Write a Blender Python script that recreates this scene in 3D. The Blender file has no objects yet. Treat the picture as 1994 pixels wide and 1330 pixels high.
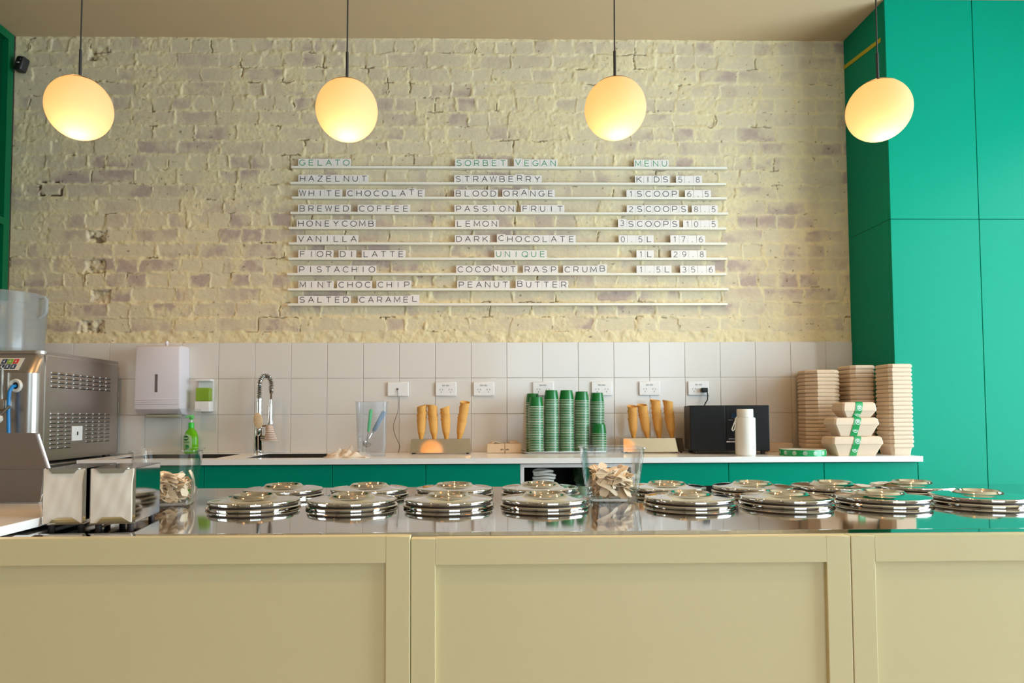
import bpy, bmesh, math, random
import numpy as np
from mathutils import Matrix, Vector

random.seed(7)
RNG = np.random.default_rng(11)
SC = bpy.context.scene
COL = SC.collection
PI = math.pi

# ------------------------------------------------------------------ camera, world, lights, exposure
F_PX, PPX, PPY = 1347.36, 955.8, 751.42          # focal length and principal point of the photograph
CAM_POS = Vector((.4462, -3.9011, 1.1003))
CAM_R = Vector((0.99983729, -0.01763485, -0.00379645))
CAM_U = Vector((0.00303071, -0.04324705, 0.99905981))
CAM_F = Vector((0.01778245, 0.99890876, 0.04318656))
cd = bpy.data.cameras.new('camera')
cam = bpy.data.objects.new('camera', cd)
COL.objects.link(cam)
cd.sensor_width = 36.0
cd.lens = F_PX * 36.0 / 1994.0
cd.shift_x = (997.0 - PPX) / 1994.0
cd.shift_y = (PPY - 665.0) / 1994.0
cd.clip_start = 0.05
m = Matrix.Identity(4)
for i in range(3):
    m[i][0], m[i][1], m[i][2], m[i][3] = CAM_R[i], CAM_U[i], -CAM_F[i], CAM_POS[i]
cam.matrix_world = m
SC.camera = cam

SC.view_settings.view_transform = 'Standard'
SC.view_settings.look = 'None'
SC.view_settings.gamma = 1.0
SC.view_settings.use_curve_mapping = False
SC.view_settings.exposure = 0.25
SC.cycles.use_denoising = True
SC.cycles.caustics_refractive = False
SC.cycles.sample_clamp_indirect = 6.0

world = bpy.data.worlds.new('sky')
SC.world = world
world.use_nodes = True
wn = world.node_tree.nodes
bg = wn.get('Background') or wn.new('ShaderNodeBackground')
bg.inputs[0].default_value = (.62, .82, 1.0, 1)
bg.inputs[1].default_value = 2.5


def area(name, loc, aim, sx, sy, power, col):
    d = bpy.data.lights.new(name, 'AREA')
    d.shape = 'RECTANGLE'; d.size = sx; d.size_y = sy; d.energy = power; d.color = col
    o = bpy.data.objects.new(name, d); COL.objects.link(o)
    o.location = loc
    o.rotation_euler = (Vector(aim) - Vector(loc)).to_track_quat('-Z', 'Y').to_euler()
    return o


# daylight coming through the shopfront glazing (front wall) and the side window of the right wall
area('shopfront_daylight', (2.5, -8.62, 1.62), (2.5, 0, 1.62), 3.4, 3.0, 45, (.92, .95, 1.0))
area('side_window_daylight', (4.52, -2.6, 1.65), (0, -2.6, 1.65), 3.2, 2.7, 300, (.76, .90, 1.0))

WARM = (1.0, .55, .22)

# ------------------------------------------------------------------ key planes (metres)
XL, XR = -2.185, 2.576        # left wall, side of the tall cabinets
ZC = 3.272                    # ceiling
ZT = 1.5154                   # top of the tiling
ZW = .8994                    # worktop
ZB = .8724                    # bench top


def at(px, py, Y):
    """point on the vertical plane y = Y seen at a place of the photograph"""
    d = CAM_R * ((px - PPX) / F_PX) - CAM_U * ((py - PPY) / F_PX) + CAM_F
    return CAM_POS + d * ((Y - CAM_POS.y) / d.y)


# ------------------------------------------------------------------ materials
MATS = {}


def nodes_of(m):
    m.use_nodes = True
    nt = m.node_tree
    return nt, nt.nodes.get('Principled BSDF'), nt.nodes.get('Material Output')


def mat(name, col, rough=.5, metal=0.0, spec=.5, var=.04, bump=0.0, bscale=60, vscale=14, coat=0.0, emit=None, estr=0.0, aniso=0.0):
    if name in MATS:
        return MATS[name]
    m = bpy.data.materials.new(name)
    nt, b, out = nodes_of(m)
    b.inputs['Roughness'].default_value = rough
    b.inputs['Metallic'].default_value = metal
    b.inputs['Specular IOR Level'].default_value = spec
    if coat:
        b.inputs['Coat Weight'].default_value = coat
        b.inputs['Coat Roughness'].default_value = .08
    tc = nt.nodes.new('ShaderNodeTexCoord')
    nz = nt.nodes.new('ShaderNodeTexNoise')
    nz.inputs['Scale'].default_value = vscale
    nz.inputs['Detail'].default_value = 4
    nt.links.new(tc.outputs['Object'], nz.inputs['Vector'])
    mx = nt.nodes.new('ShaderNodeMix'); mx.data_type = 'RGBA'
    c = Vector(col)
    mx.inputs[6].default_value = (*[max(0, v * (1 - var)) for v in c], 1)
    mx.inputs[7].default_value = (*[min(1, v * (1 + var)) for v in c], 1)
    nt.links.new(nz.outputs['Fac'], mx.inputs[0])
    nt.links.new(mx.outputs[2], b.inputs['Base Color'])
    if bump:
        n2 = nt.nodes.new('ShaderNodeTexNoise'); n2.inputs['Scale'].default_value = bscale; n2.inputs['Detail'].default_value = 5
        nt.links.new(tc.outputs['Object'], n2.inputs['Vector'])
        bp = nt.nodes.new('ShaderNodeBump'); bp.inputs['Strength'].default_value = bump; bp.inputs['Distance'].default_value = .01
        nt.links.new(n2.outputs['Fac'], bp.inputs['Height'])
        nt.links.new(bp.outputs[0], b.inputs['Normal'])
    if emit:
        b.inputs['Emission Color'].default_value = (*emit, 1)
        b.inputs['Emission Strength'].default_value = estr
    MATS[name] = m
    return m


def srgb(r, g, b):
    f = lambda v: (v / 12.92 if v <= .04045 else ((v + .055) / 1.055) ** 2.4)
    return (f(r / 255), f(g / 255), f(b / 255))


def clear_mat(name, tint=(1, 1, 1), milk=0.0, milkcol=(.8, .8, .8), sheen=.30, rough=.02, base=.03):
    """thin clear plastic or glass: see-through with mirror sheen at grazing angles, optionally milky"""
    m = bpy.data.materials.new(name)
    nt, b, out = nodes_of(m)
    nt.nodes.remove(b)
    tr = nt.nodes.new('ShaderNodeBsdfTransparent'); tr.inputs[0].default_value = (*tint, 1)
    gl = nt.nodes.new('ShaderNodeBsdfGlossy'); gl.inputs['Roughness'].default_value = rough
    lw_ = nt.nodes.new('ShaderNodeLayerWeight'); lw_.inputs[0].default_value = .5
    pw = nt.nodes.new('ShaderNodeMath'); pw.operation = 'POWER'; pw.inputs[1].default_value = 3.0
    nt.links.new(lw_.outputs['Facing'], pw.inputs[0])
    fr = nt.nodes.new('ShaderNodeMapRange'); fr.inputs[3].default_value = base; fr.inputs[4].default_value = sheen
    nt.links.new(pw.outputs[0], fr.inputs[0])
    last = tr
    if milk:
        df = nt.nodes.new('ShaderNodeBsdfDiffuse'); df.inputs[0].default_value = (*milkcol, 1)
        tl = nt.nodes.new('ShaderNodeBsdfTranslucent'); tl.inputs[0].default_value = (*milkcol, 1)
        ad = nt.nodes.new('ShaderNodeMixShader'); ad.inputs[0].default_value = .4
        nt.links.new(df.outputs[0], ad.inputs[1]); nt.links.new(tl.outputs[0], ad.inputs[2])
        mm = nt.nodes.new('ShaderNodeMixShader'); mm.inputs[0].default_value = milk
        nt.links.new(tr.outputs[0], mm.inputs[1]); nt.links.new(ad.outputs[0], mm.inputs[2])
        last = mm
    mx = nt.nodes.new('ShaderNodeMixShader')
    nt.links.new(fr.outputs[0], mx.inputs[0]); nt.links.new(last.outputs[0], mx.inputs[1]); nt.links.new(gl.outputs[0], mx.inputs[2])
    nt.links.new(mx.outputs[0], out.inputs[0])
    MATS[name] = m
    return m


GREEN = mat('green_laminate', (.0, .235, .145), .32, spec=.07, var=.02)
GREENIN = mat('green_recess', (.0, .10, .035), .5, var=.05)
CREAM = mat('cream_paint', (.67, .59, .345), .42, var=.015)
CEIL = mat('ceiling_paint', (.58, .43, .26), .85, var=.03)
PLASTER = mat('plaster_paint', (.62, .58, .50), .8, var=.03)
FLOORM = mat('floor_boards', (.44, .36, .28), .5, var=.15, vscale=6)
STONE = mat('white_stone', (.82, .79, .77), .16, var=.03, vscale=9)
STEEL = mat('stainless_top', (.50, .46, .425), .055, metal=1.0, var=.05, vscale=3)
STEELM = mat('brushed_steel', (.48, .44, .40), .32, metal=1.0, var=.06, vscale=20)
CHROME = mat('chrome', (.66, .63, .59), .05, metal=1.0, var=.02)
CHROMED = mat('polished_steel', (.70, .67, .62), .06, metal=1.0, var=.03)
RUBBER = mat('dark_rubber', (.03, .018, .015), .6)
BLACK = mat('black_plastic', (.009, .009, .009), .45, spec=.22, var=.1)
BLACKM = mat('matt_black', (.016, .014, .013), .5, var=.1)
WHITE = mat('white_plastic', (.74, .71, .69), .35, var=.015)
LILAC = mat('pale_lilac_plastic', (.66, .60, .63), .32, var=.02)
PAPER = mat('white_paper', (.74, .66, .56), .8, var=.03, bump=.1, bscale=25)
TILEW = mat('white_letter_tile', (.76, .70, .665), .4, var=.02)
INKK = mat('black_ink', (.03, .026, .026), .6)
INKG = mat('green_ink', (.01, .26, .08), .6)
RAILM = mat('cream_rail', (.76, .72, .62), .45, var=.03)
KRAFT = mat('kraft_pulp', (.57, .41, .275), .85, var=.12, vscale=140, bump=.12, bscale=300)
KRAFTL = mat('pale_pulp', (.62, .47, .335), .85, var=.12, vscale=160, bump=.12, bscale=300)
TAPEG = mat('green_tape', (.01, .27, .07), .25, var=.05)
TAPEW = mat('tape_print', (.72, .80, .72), .35)
CUPG = mat('green_cup_paper', (.002, .145, .025), .28, var=.06)
CUPW = mat('white_cup_rim', (.78, .80, .74), .4)
BRASS = mat('dark_bronze', (.10, .055, .025), .35, metal=.7)
CABLEM = mat('grey_cable', (.13, .11, .09), .5)
WOOD = mat('pale_birch', (.88, .71, .51), .6, var=.10, vscale=50)
GREYM = mat('taupe_metal', (.19, .16, .145), .45, metal=.25, var=.03)
SILVER = mat('pale_aluminium', (.62, .62, .66), .25, metal=.8)
CLOTH = mat('cream_cloth', (.66, .55, .44), .9, var=.15, bump=.4, bscale=120)
DARKIN = mat('dark_cupboard', (.010, .022, .012), .5)
SINKM = mat('dark_sink', (.035, .028, .022), .3, var=.5, vscale=200, metal=.3)
BLUE = mat('blue_hose', (.01, .21, .55), .35)
LGREEN = mat('bright_green_plastic', (.035, .55, .03), .3)
MIDGREEN = mat('green_handle', (.02, .48, .14), .4)
BLUEGREY = mat('blue_grey_handle', (.08, .16, .26), .4)
CREAMP = mat('cream_enamel', (.70, .67, .60), .3, var=.02)
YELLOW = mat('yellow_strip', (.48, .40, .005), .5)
CARD = mat('pale_card', (.63, .44, .27), .75, var=.08, vscale=60)
PLATEW = mat('white_crockery', (.68, .66, .60), .4)
BAGM = mat('dark_green_bag', (.012, .045, .016), .25, var=.5, vscale=25)
ACRYL = clear_mat('clear_acrylic', (.982, .988, .988), sheen=.75, base=.045)
GLASSW = clear_mat('window_glass', (.95, .98, .98), sheen=.8)
MILKY = clear_mat('milky_plastic', (.95, .96, .96), milk=.26, milkcol=(.66, .68, .70), rough=.2)
JUGM = clear_mat('frosted_plastic', (.96, .97, .98), milk=.09, milkcol=(.66, .72, .80), rough=.12)
GEL = clear_mat('green_gel', (.60, .85, .18), milk=.6, milkcol=(.46, .62, .08), rough=.1)
GELB = clear_mat('green_soap', (.35, .85, .05), milk=.6, milkcol=(.32, .80, .02), rough=.1)


def cone_mat():
    m = bpy.data.materials.new('waffle')
    nt, b, out = nodes_of(m)
    tc = nt.nodes.new('ShaderNodeTexCoord')
    sp = nt.nodes.new('ShaderNodeSeparateXYZ'); nt.links.new(tc.outputs['Object'], sp.inputs[0])
    at2 = nt.nodes.new('ShaderNodeMath'); at2.operation = 'ARCTAN2'
    nt.links.new(sp.outputs[0], at2.inputs[0]); nt.links.new(sp.outputs[1], at2.inputs[1])

    def wave(sign):
        mu = nt.nodes.new('ShaderNodeMath'); mu.operation = 'MULTIPLY'; mu.inputs[1].default_value = 9.0
        nt.links.new(at2.outputs[0], mu.inputs[0])
        mz = nt.nodes.new('ShaderNodeMath'); mz.operation = 'MULTIPLY'; mz.inputs[1].default_value = 520 * sign
        nt.links.new(sp.outputs[2], mz.inputs[0])
        ad = nt.nodes.new('ShaderNodeMath'); ad.operation = 'ADD'
        nt.links.new(mu.outputs[0], ad.inputs[0]); nt.links.new(mz.outputs[0], ad.inputs[1])
        sn = nt.nodes.new('ShaderNodeMath'); sn.operation = 'SINE'; nt.links.new(ad.outputs[0], sn.inputs[0])
        ab = nt.nodes.new('ShaderNodeMath'); ab.operation = 'ABSOLUTE'; nt.links.new(sn.outputs[0], ab.inputs[0])
        return ab
    mn = nt.nodes.new('ShaderNodeMath'); mn.operation = 'MINIMUM'
    nt.links.new(wave(1).outputs[0], mn.inputs[0]); nt.links.new(wave(-1).outputs[0], mn.inputs[1])
    # the grid is pressed only into the upper half of the wafer
    mr = nt.nodes.new('ShaderNodeMapRange'); mr.inputs[1].default_value = .070; mr.inputs[2].default_value = .082
    nt.links.new(sp.outputs[2], mr.inputs[0])
    iv = nt.nodes.new('ShaderNodeMath'); iv.operation = 'SUBTRACT'; iv.inputs[0].default_value = 1; nt.links.new(mn.outputs[0], iv.inputs[1])
    g = nt.nodes.new('ShaderNodeMath'); g.operation = 'MULTIPLY'
    nt.links.new(iv.outputs[0], g.inputs[0]); nt.links.new(mr.outputs[0], g.inputs[1])
    nz = nt.nodes.new('ShaderNodeTexNoise'); nz.inputs['Scale'].default_value = 90
    nt.links.new(tc.outputs['Object'], nz.inputs['Vector'])
    mx = nt.nodes.new('ShaderNodeMix'); mx.data_type = 'RGBA'
    mx.inputs[6].default_value = (.74, .36, .07, 1); mx.inputs[7].default_value = (.62, .26, .035, 1)
    nt.links.new(nz.outputs['Fac'], mx.inputs[0])
    m2 = nt.nodes.new('ShaderNodeMix'); m2.data_type = 'RGBA'; m2.inputs[7].default_value = (.80, .44, .12, 1)
    nt.links.new(g.outputs[0], m2.inputs[0]); nt.links.new(mx.outputs[2], m2.inputs[6])
    nt.links.new(m2.outputs[2], b.inputs['Base Color'])
    b.inputs['Roughness'].default_value = .6
    bp = nt.nodes.new('ShaderNodeBump'); bp.inputs['Strength'].default_value = .6; bp.inputs['Distance'].default_value = .0025
    nt.links.new(g.outputs[0], bp.inputs['Height']); nt.links.new(bp.outputs[0], b.inputs['Normal'])
    MATS['waffle'] = m
    return m


WAFFLE = cone_mat()


def opal_mat():
    """opal glass: lets the bulb's light through and glows warm all over"""
    m = bpy.data.materials.new('opal_glass')
    nt, b, out = nodes_of(m)
    nt.nodes.remove(b)
    tl = nt.nodes.new('ShaderNodeBsdfTranslucent'); tl.inputs[0].default_value = (.90, .52, .27, 1)
    df = nt.nodes.new('ShaderNodeBsdfDiffuse'); df.inputs[0].default_value = (.36, .34, .30, 1)
    mx = nt.nodes.new('ShaderNodeMixShader'); mx.inputs[0].default_value = .45
    nt.links.new(tl.outputs[0], mx.inputs[1]); nt.links.new(df.outputs[0], mx.inputs[2])
    em = nt.nodes.new('ShaderNodeEmission'); em.inputs[0].default_value = (1.0, .40, .055, 1); em.inputs[1].default_value = .34
    ad = nt.nodes.new('ShaderNodeAddShader')
    nt.links.new(mx.outputs[0], ad.inputs[0]); nt.links.new(em.outputs[0], ad.inputs[1])
    nt.links.new(ad.outputs[0], out.inputs[0])
    return m


OPAL = opal_mat()
BULB = mat('bulb_glow', (1, .8, .5), .4, emit=(1.0, .55, .22), estr=30)

# ------------------------------------------------------------------ mesh helpers


class MB:
    """collects shapes and links them as one mesh object"""

    def __init__(self):
        self.v = []; self.f = []; self.mi = []; self.fl = []; self.M = Matrix.Identity(4); self.cur = 0

    def add(self, vs, fs, flat=None):
        o = len(self.v)
        self.v += [tuple(self.M @ Vector(p)) for p in vs]
        for k, f in enumerate(fs):
            self.f.append(tuple(i + o for i in f)); self.mi.append(self.cur)
            self.fl.append(bool(flat and flat[k]))
        return self

    def box(self, x0, x1, y0, y1, z0, z1):
        vs = [(x, y, z) for z in (z0, z1) for y in (y0, y1) for x in (x0, x1)]
        return self.add(vs, [(0, 2, 3, 1), (4, 5, 7, 6), (0, 1, 5, 4), (2, 6, 7, 3), (0, 4, 6, 2), (1, 3, 7, 5)], [1] * 6)

    def rbox(self, x0, x1, y0, y1, z0, z1, b=.003, seg=2):
        bm = bmesh.new()
        bmesh.ops.create_cube(bm, size=1)
        for v in bm.verts:
            v.co = Vector(((x0 + x1) / 2 + v.co.x * (x1 - x0), (y0 + y1) / 2 + v.co.y * (y1 - y0), (z0 + z1) / 2 + v.co.z * (z1 - z0)))
        bmesh.ops.bevel(bm, geom=bm.edges[:], offset=b, segments=seg, profile=.5, affect='EDGES')
        bm.verts.index_update()
        bm.normal_update()
        self.add([v.co[:] for v in bm.verts], [tuple(v.index for v in f.verts) for f in bm.faces], [max(abs(c) for c in f.normal) > .999 for f in bm.faces])
        bm.free()
        return self

    def lathe(self, prof, n=32, loc=(0, 0, 0), close=False):
        """prof: (r, z) pairs from one end to the other, turned about z"""
        vs, fs = [], []
        rings = []
        for r, z in prof:
            if r < 1e-6:
                rings.append([len(vs)]); vs.append((loc[0], loc[1], loc[2] + z))
            else:
                s = len(vs)
                for k in range(n):
                    a = 2 * PI * k / n
                    vs.append((loc[0] + r * math.cos(a), loc[1] + r * math.sin(a), loc[2] + z))
                rings.append(list(range(s, s + n)))
        if close:
            rings.append(rings[0])
        for A, B in zip(rings, rings[1:]):
            for k in range(n):
                k2 = (k + 1) % n
                if len(A) == 1 and len(B) == 1:
                    continue
                if len(A) == 1:
                    fs.append((A[0], B[k2], B[k]))
                elif len(B) == 1:
                    fs.append((A[k], A[k2], B[0]))
                else:
                    fs.append((A[k], A[k2], B[k2], B[k]))
        return self.add(vs, fs)

    def tube(self, pts, r, n=10, cap=True):
        pts = [Vector(p) for p in pts]
        rs = r if isinstance(r, (list, tuple)) else [r] * len(pts)
        vs, fs = [], []
        t0 = (pts[1] - pts[0]).normalized()
        up = Vector((0, 0, 1)) if abs(t0.z) < .9 else Vector((1, 0, 0))
        nrm = t0.cross(up).normalized()
        for i, p in enumerate(pts):
            t = (pts[min(i + 1, len(pts) - 1)] - pts[max(i - 1, 0)]).normalized()
            nrm = (nrm - t * nrm.dot(t)).normalized()
            bn = t.cross(nrm)
            for k in range(n):
                a = 2 * PI * k / n
                vs.append(p + (nrm * math.cos(a) + bn * math.sin(a)) * rs[i])
        for i in range(len(pts) - 1):
            for k in range(n):
                k2 = (k + 1) % n
                fs.append((i * n + k, i * n + k2, (i + 1) * n + k2, (i + 1) * n + k))
        if cap:
            fs.append(tuple(range(n))[::-1]); fs.append(tuple(range((len(pts) - 1) * n, len(pts) * n)))
        return self.add(vs, fs)

    def prism(self, poly, axis, a, b):
        """poly in the two axes other than axis, extruded from a to b"""
        def P(u, v, w):
            return {'x': (w, u, v), 'y': (u, w, v), 'z': (u, v, w)}[axis]
        n = len(poly)
        vs = [P(u, v, a) for u, v in poly] + [P(u, v, b) for u, v in poly]
        fs = [tuple(range(n)), tuple(range(n, 2 * n))[::-1]] + [(i, n + i, n + (i + 1) % n, (i + 1) % n) for i in range(n)]
        return self.add(vs, fs)

    def loft(self, rings, cap0=True, cap1=True):
        n = len(rings[0])
        vs = [p for r in rings for p in r]
        fs = []
        for i in range(len(rings) - 1):
            for k in range(n):
                k2 = (k + 1) % n
                fs.append((i * n + k, i * n + k2, (i + 1) * n + k2, (i + 1) * n + k))
        if cap0: fs.append(tuple(range(n))[::-1])
        if cap1: fs.append(tuple(range((len(rings) - 1) * n, len(rings) * n)))
        return self.add(vs, fs)

    def mesh(self, name, mats, smooth=35):
        me = bpy.data.meshes.new(name)
        me.from_pydata(self.v, [], self.f)
        for mm in (mats if isinstance(mats, (list, tuple)) else [mats]):
            me.materials.append(mm)
        if any(self.mi):
            me.polygons.foreach_set('material_index', self.mi)
        bm = bmesh.new(); bm.from_mesh(me)
        bmesh.ops.recalc_face_normals(bm, faces=bm.faces[:])
        bm.to_mesh(me); bm.free()
        if smooth:
            me.polygons.foreach_set('use_smooth', [True] * len(me.polygons))
            me.set_sharp_from_angle(angle=math.radians(smooth))
            me.polygons.foreach_set('use_smooth', [not q for q in self.fl])
        me.update()
        return me

    def build(self, name, mats, parent=None, smooth=35, loc=None):
        o = bpy.data.objects.new(name, self.mesh(name, mats, smooth))
        COL.objects.link(o)
        if parent is not None:
            o.parent = parent
        if loc is not None:
            o.location = loc
        return o


def link_mesh(name, me, parent=None, loc=(0, 0, 0), rot=(0, 0, 0)):
    o = bpy.data.objects.new(name, me); COL.objects.link(o)
    o.parent = parent; o.location = loc; o.rotation_euler = rot
    return o


def tag(o, label=None, cat=None, group=None, kind=None):
    if label: o['label'] = label
    if cat: o['category'] = cat
    if group: o['group'] = group
    if kind: o['kind'] = kind
    return o


def thing(name, label, cat, loc=(0, 0, 0), group=None, rz=0.0):
    o = bpy.data.objects.new(name, None); COL.objects.link(o)
    o.location = loc; o.rotation_euler = (0, 0, rz); o.empty_display_size = .05
    return tag(o, label, cat, group)


def copy_tree(o, parent=None):
    c = o.copy(); COL.objects.link(c); c.parent = parent
    for k in ('label', 'group'):
        if parent is None and k in c: del c[k]
    for ch in list(o.children):
        copy_tree(ch, c)
    return c


ORD = ('first second third fourth fifth sixth seventh eighth ninth tenth eleventh twelfth thirteenth fourteenth fifteenth sixteenth '
       'seventeenth eighteenth nineteenth twentieth').split()
ORD += ['twenty-' + w for w in ORD[:9]] + ['thirtieth'] + ['thirty-' + w for w in ORD[:9]] + ['fortieth']


def text_mesh(s, size, ext=.0003, align='CENTER'):
    cu = bpy.data.curves.new('txt', 'FONT')
    cu.body = s; cu.size = size; cu.extrude = ext; cu.align_x = align; cu.align_y = 'CENTER'
    o = bpy.data.objects.new('txt', cu); COL.objects.link(o)
    dg = bpy.context.evaluated_depsgraph_get()
    me = bpy.data.meshes.new_from_object(o.evaluated_get(dg))
    bpy.data.objects.remove(o); bpy.data.curves.remove(cu)
    return me


def text(name, s, size, mt, parent, loc, rot=(PI / 2, 0, 0)):
    me = text_mesh(s, size); me.materials.clear(); me.materials.append(mt)
    return link_mesh(name, me, parent, loc, rot)


# ------------------------------------------------------------------ setting
def struct(o):
    o['kind'] = 'structure'
    return o


XE, YF = 4.4, -8.5            # right wall and shopfront wall of the room, both behind or beside the camera
struct(MB().box(XL - .25, XE + .2, YF - .2, .2, -.1, 0).build('floor', FLOORM, smooth=0))
struct(MB().box(XL - .25, XE + .2, YF - .2, .2, ZC, ZC + .12).build('ceiling', CEIL, smooth=0))
struct(MB().box(XL - .25, XL - .046, YF - .2, .02, 0, ZC).build('wall_left', mat('taupe_paint', (.26, .21, .16), .8), smooth=0))
wr = MB()
for z0, z1 in ((0, .3), (3.0, ZC)):
    wr.box(XE, XE + .2, YF, .02, z0, z1)
wr.box(XE, XE + .2, YF, -4.2, .3, 3.0); wr.box(XE, XE + .2, -1.0, .02, .3, 3.0)
struct(wr.build('wall_right', PLASTER, smooth=0))
wf = MB()
wf.box(XL - .05, .8, YF - .2, YF, 0, ZC); wf.box(4.2, XE + .2, YF - .2, YF, 0, ZC)
wf.box(.8, 4.2, YF - .2, YF, 0, .12); wf.box(.8, 4.2, YF - .2, YF, 3.12, ZC)
struct(wf.build('wall_front', PLASTER, smooth=0))


def window(name, horizontal, a0, a1, z0, z1, c, n):
    fr, gl = MB(), MB()
    def B(m_, u0, u1, d0, d1, w0, w1):
        if horizontal: m_.box(u0, u1, c + d0, c + d1, w0, w1)
        else: m_.box(c + d0, c + d1, u0, u1, w0, w1)
    t = .05
    for k in range(n + 1):
        u = a0 + (a1 - a0 - t) * k / n
        B(fr, u, u + t, -.03, .03, z0, z1)
    for w in (z0, z0 + (z1 - z0) * .72, z1 - t):
        B(fr, a0, a1, -.025, .025, w, w + t)
    B(gl, a0 + t / 2, a1 - t / 2, -.003, .003, z0 + t / 2, z1 - t / 2)
    w = struct(fr.build(name, BLACKM, smooth=0))
    gl.build('pane', GLASSW, w, smooth=0)


window('window_1', True, .8, 4.2, .12, 3.12, YF - .06, 4)
window('window_2', False, -4.2, -1.0, .3, 3.0, XE + .06, 3)

wb = struct(MB().box(XL - .2, XE + .2, .03, .2, 0, ZC).build('wall_back', PLASTER, smooth=0))
MB().box(XL - .05, XR, .0, .03, 0, .9).box(XR, XE, 0, .03, 0, ZC).build('plaster_lining', PLASTER, wb, smooth=0)


# --- brickwork: a finely divided relief of painted bricks
def vnoise(x, y, scale, seed):
    r = np.random.default_rng(seed)
    g = r.random((257, 257))
    xs, ys = x * scale, y * scale
    xi, yi = np.floor(xs).astype(int), np.floor(ys).astype(int)
    fx, fy = xs - xi, ys - yi
    fx = fx * fx * (3 - 2 * fx); fy = fy * fy * (3 - 2 * fy)
    xi %= 256; yi %= 256
    a = g[xi, yi] * (1 - fx) + g[xi + 1, yi] * fx
    b_ = g[xi, yi + 1] * (1 - fx) + g[xi + 1, yi + 1] * fx
    return a * (1 - fy) + b_ * fy


def fbm(x, y, s, seed, n=4):
    t = 0; a = 1; tot = 0
    for i in range(n):
        t = t + a * vnoise(x + 3.1 * i, y + 1.7 * i, s * 2 ** i, seed + i); tot += a; a *= .5
    return t / tot


def smooth(e0, e1, v):
    t = np.clip((v - e0) / (e1 - e0), 0, 1)
    return t * t * (3 - 2 * t)


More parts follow.
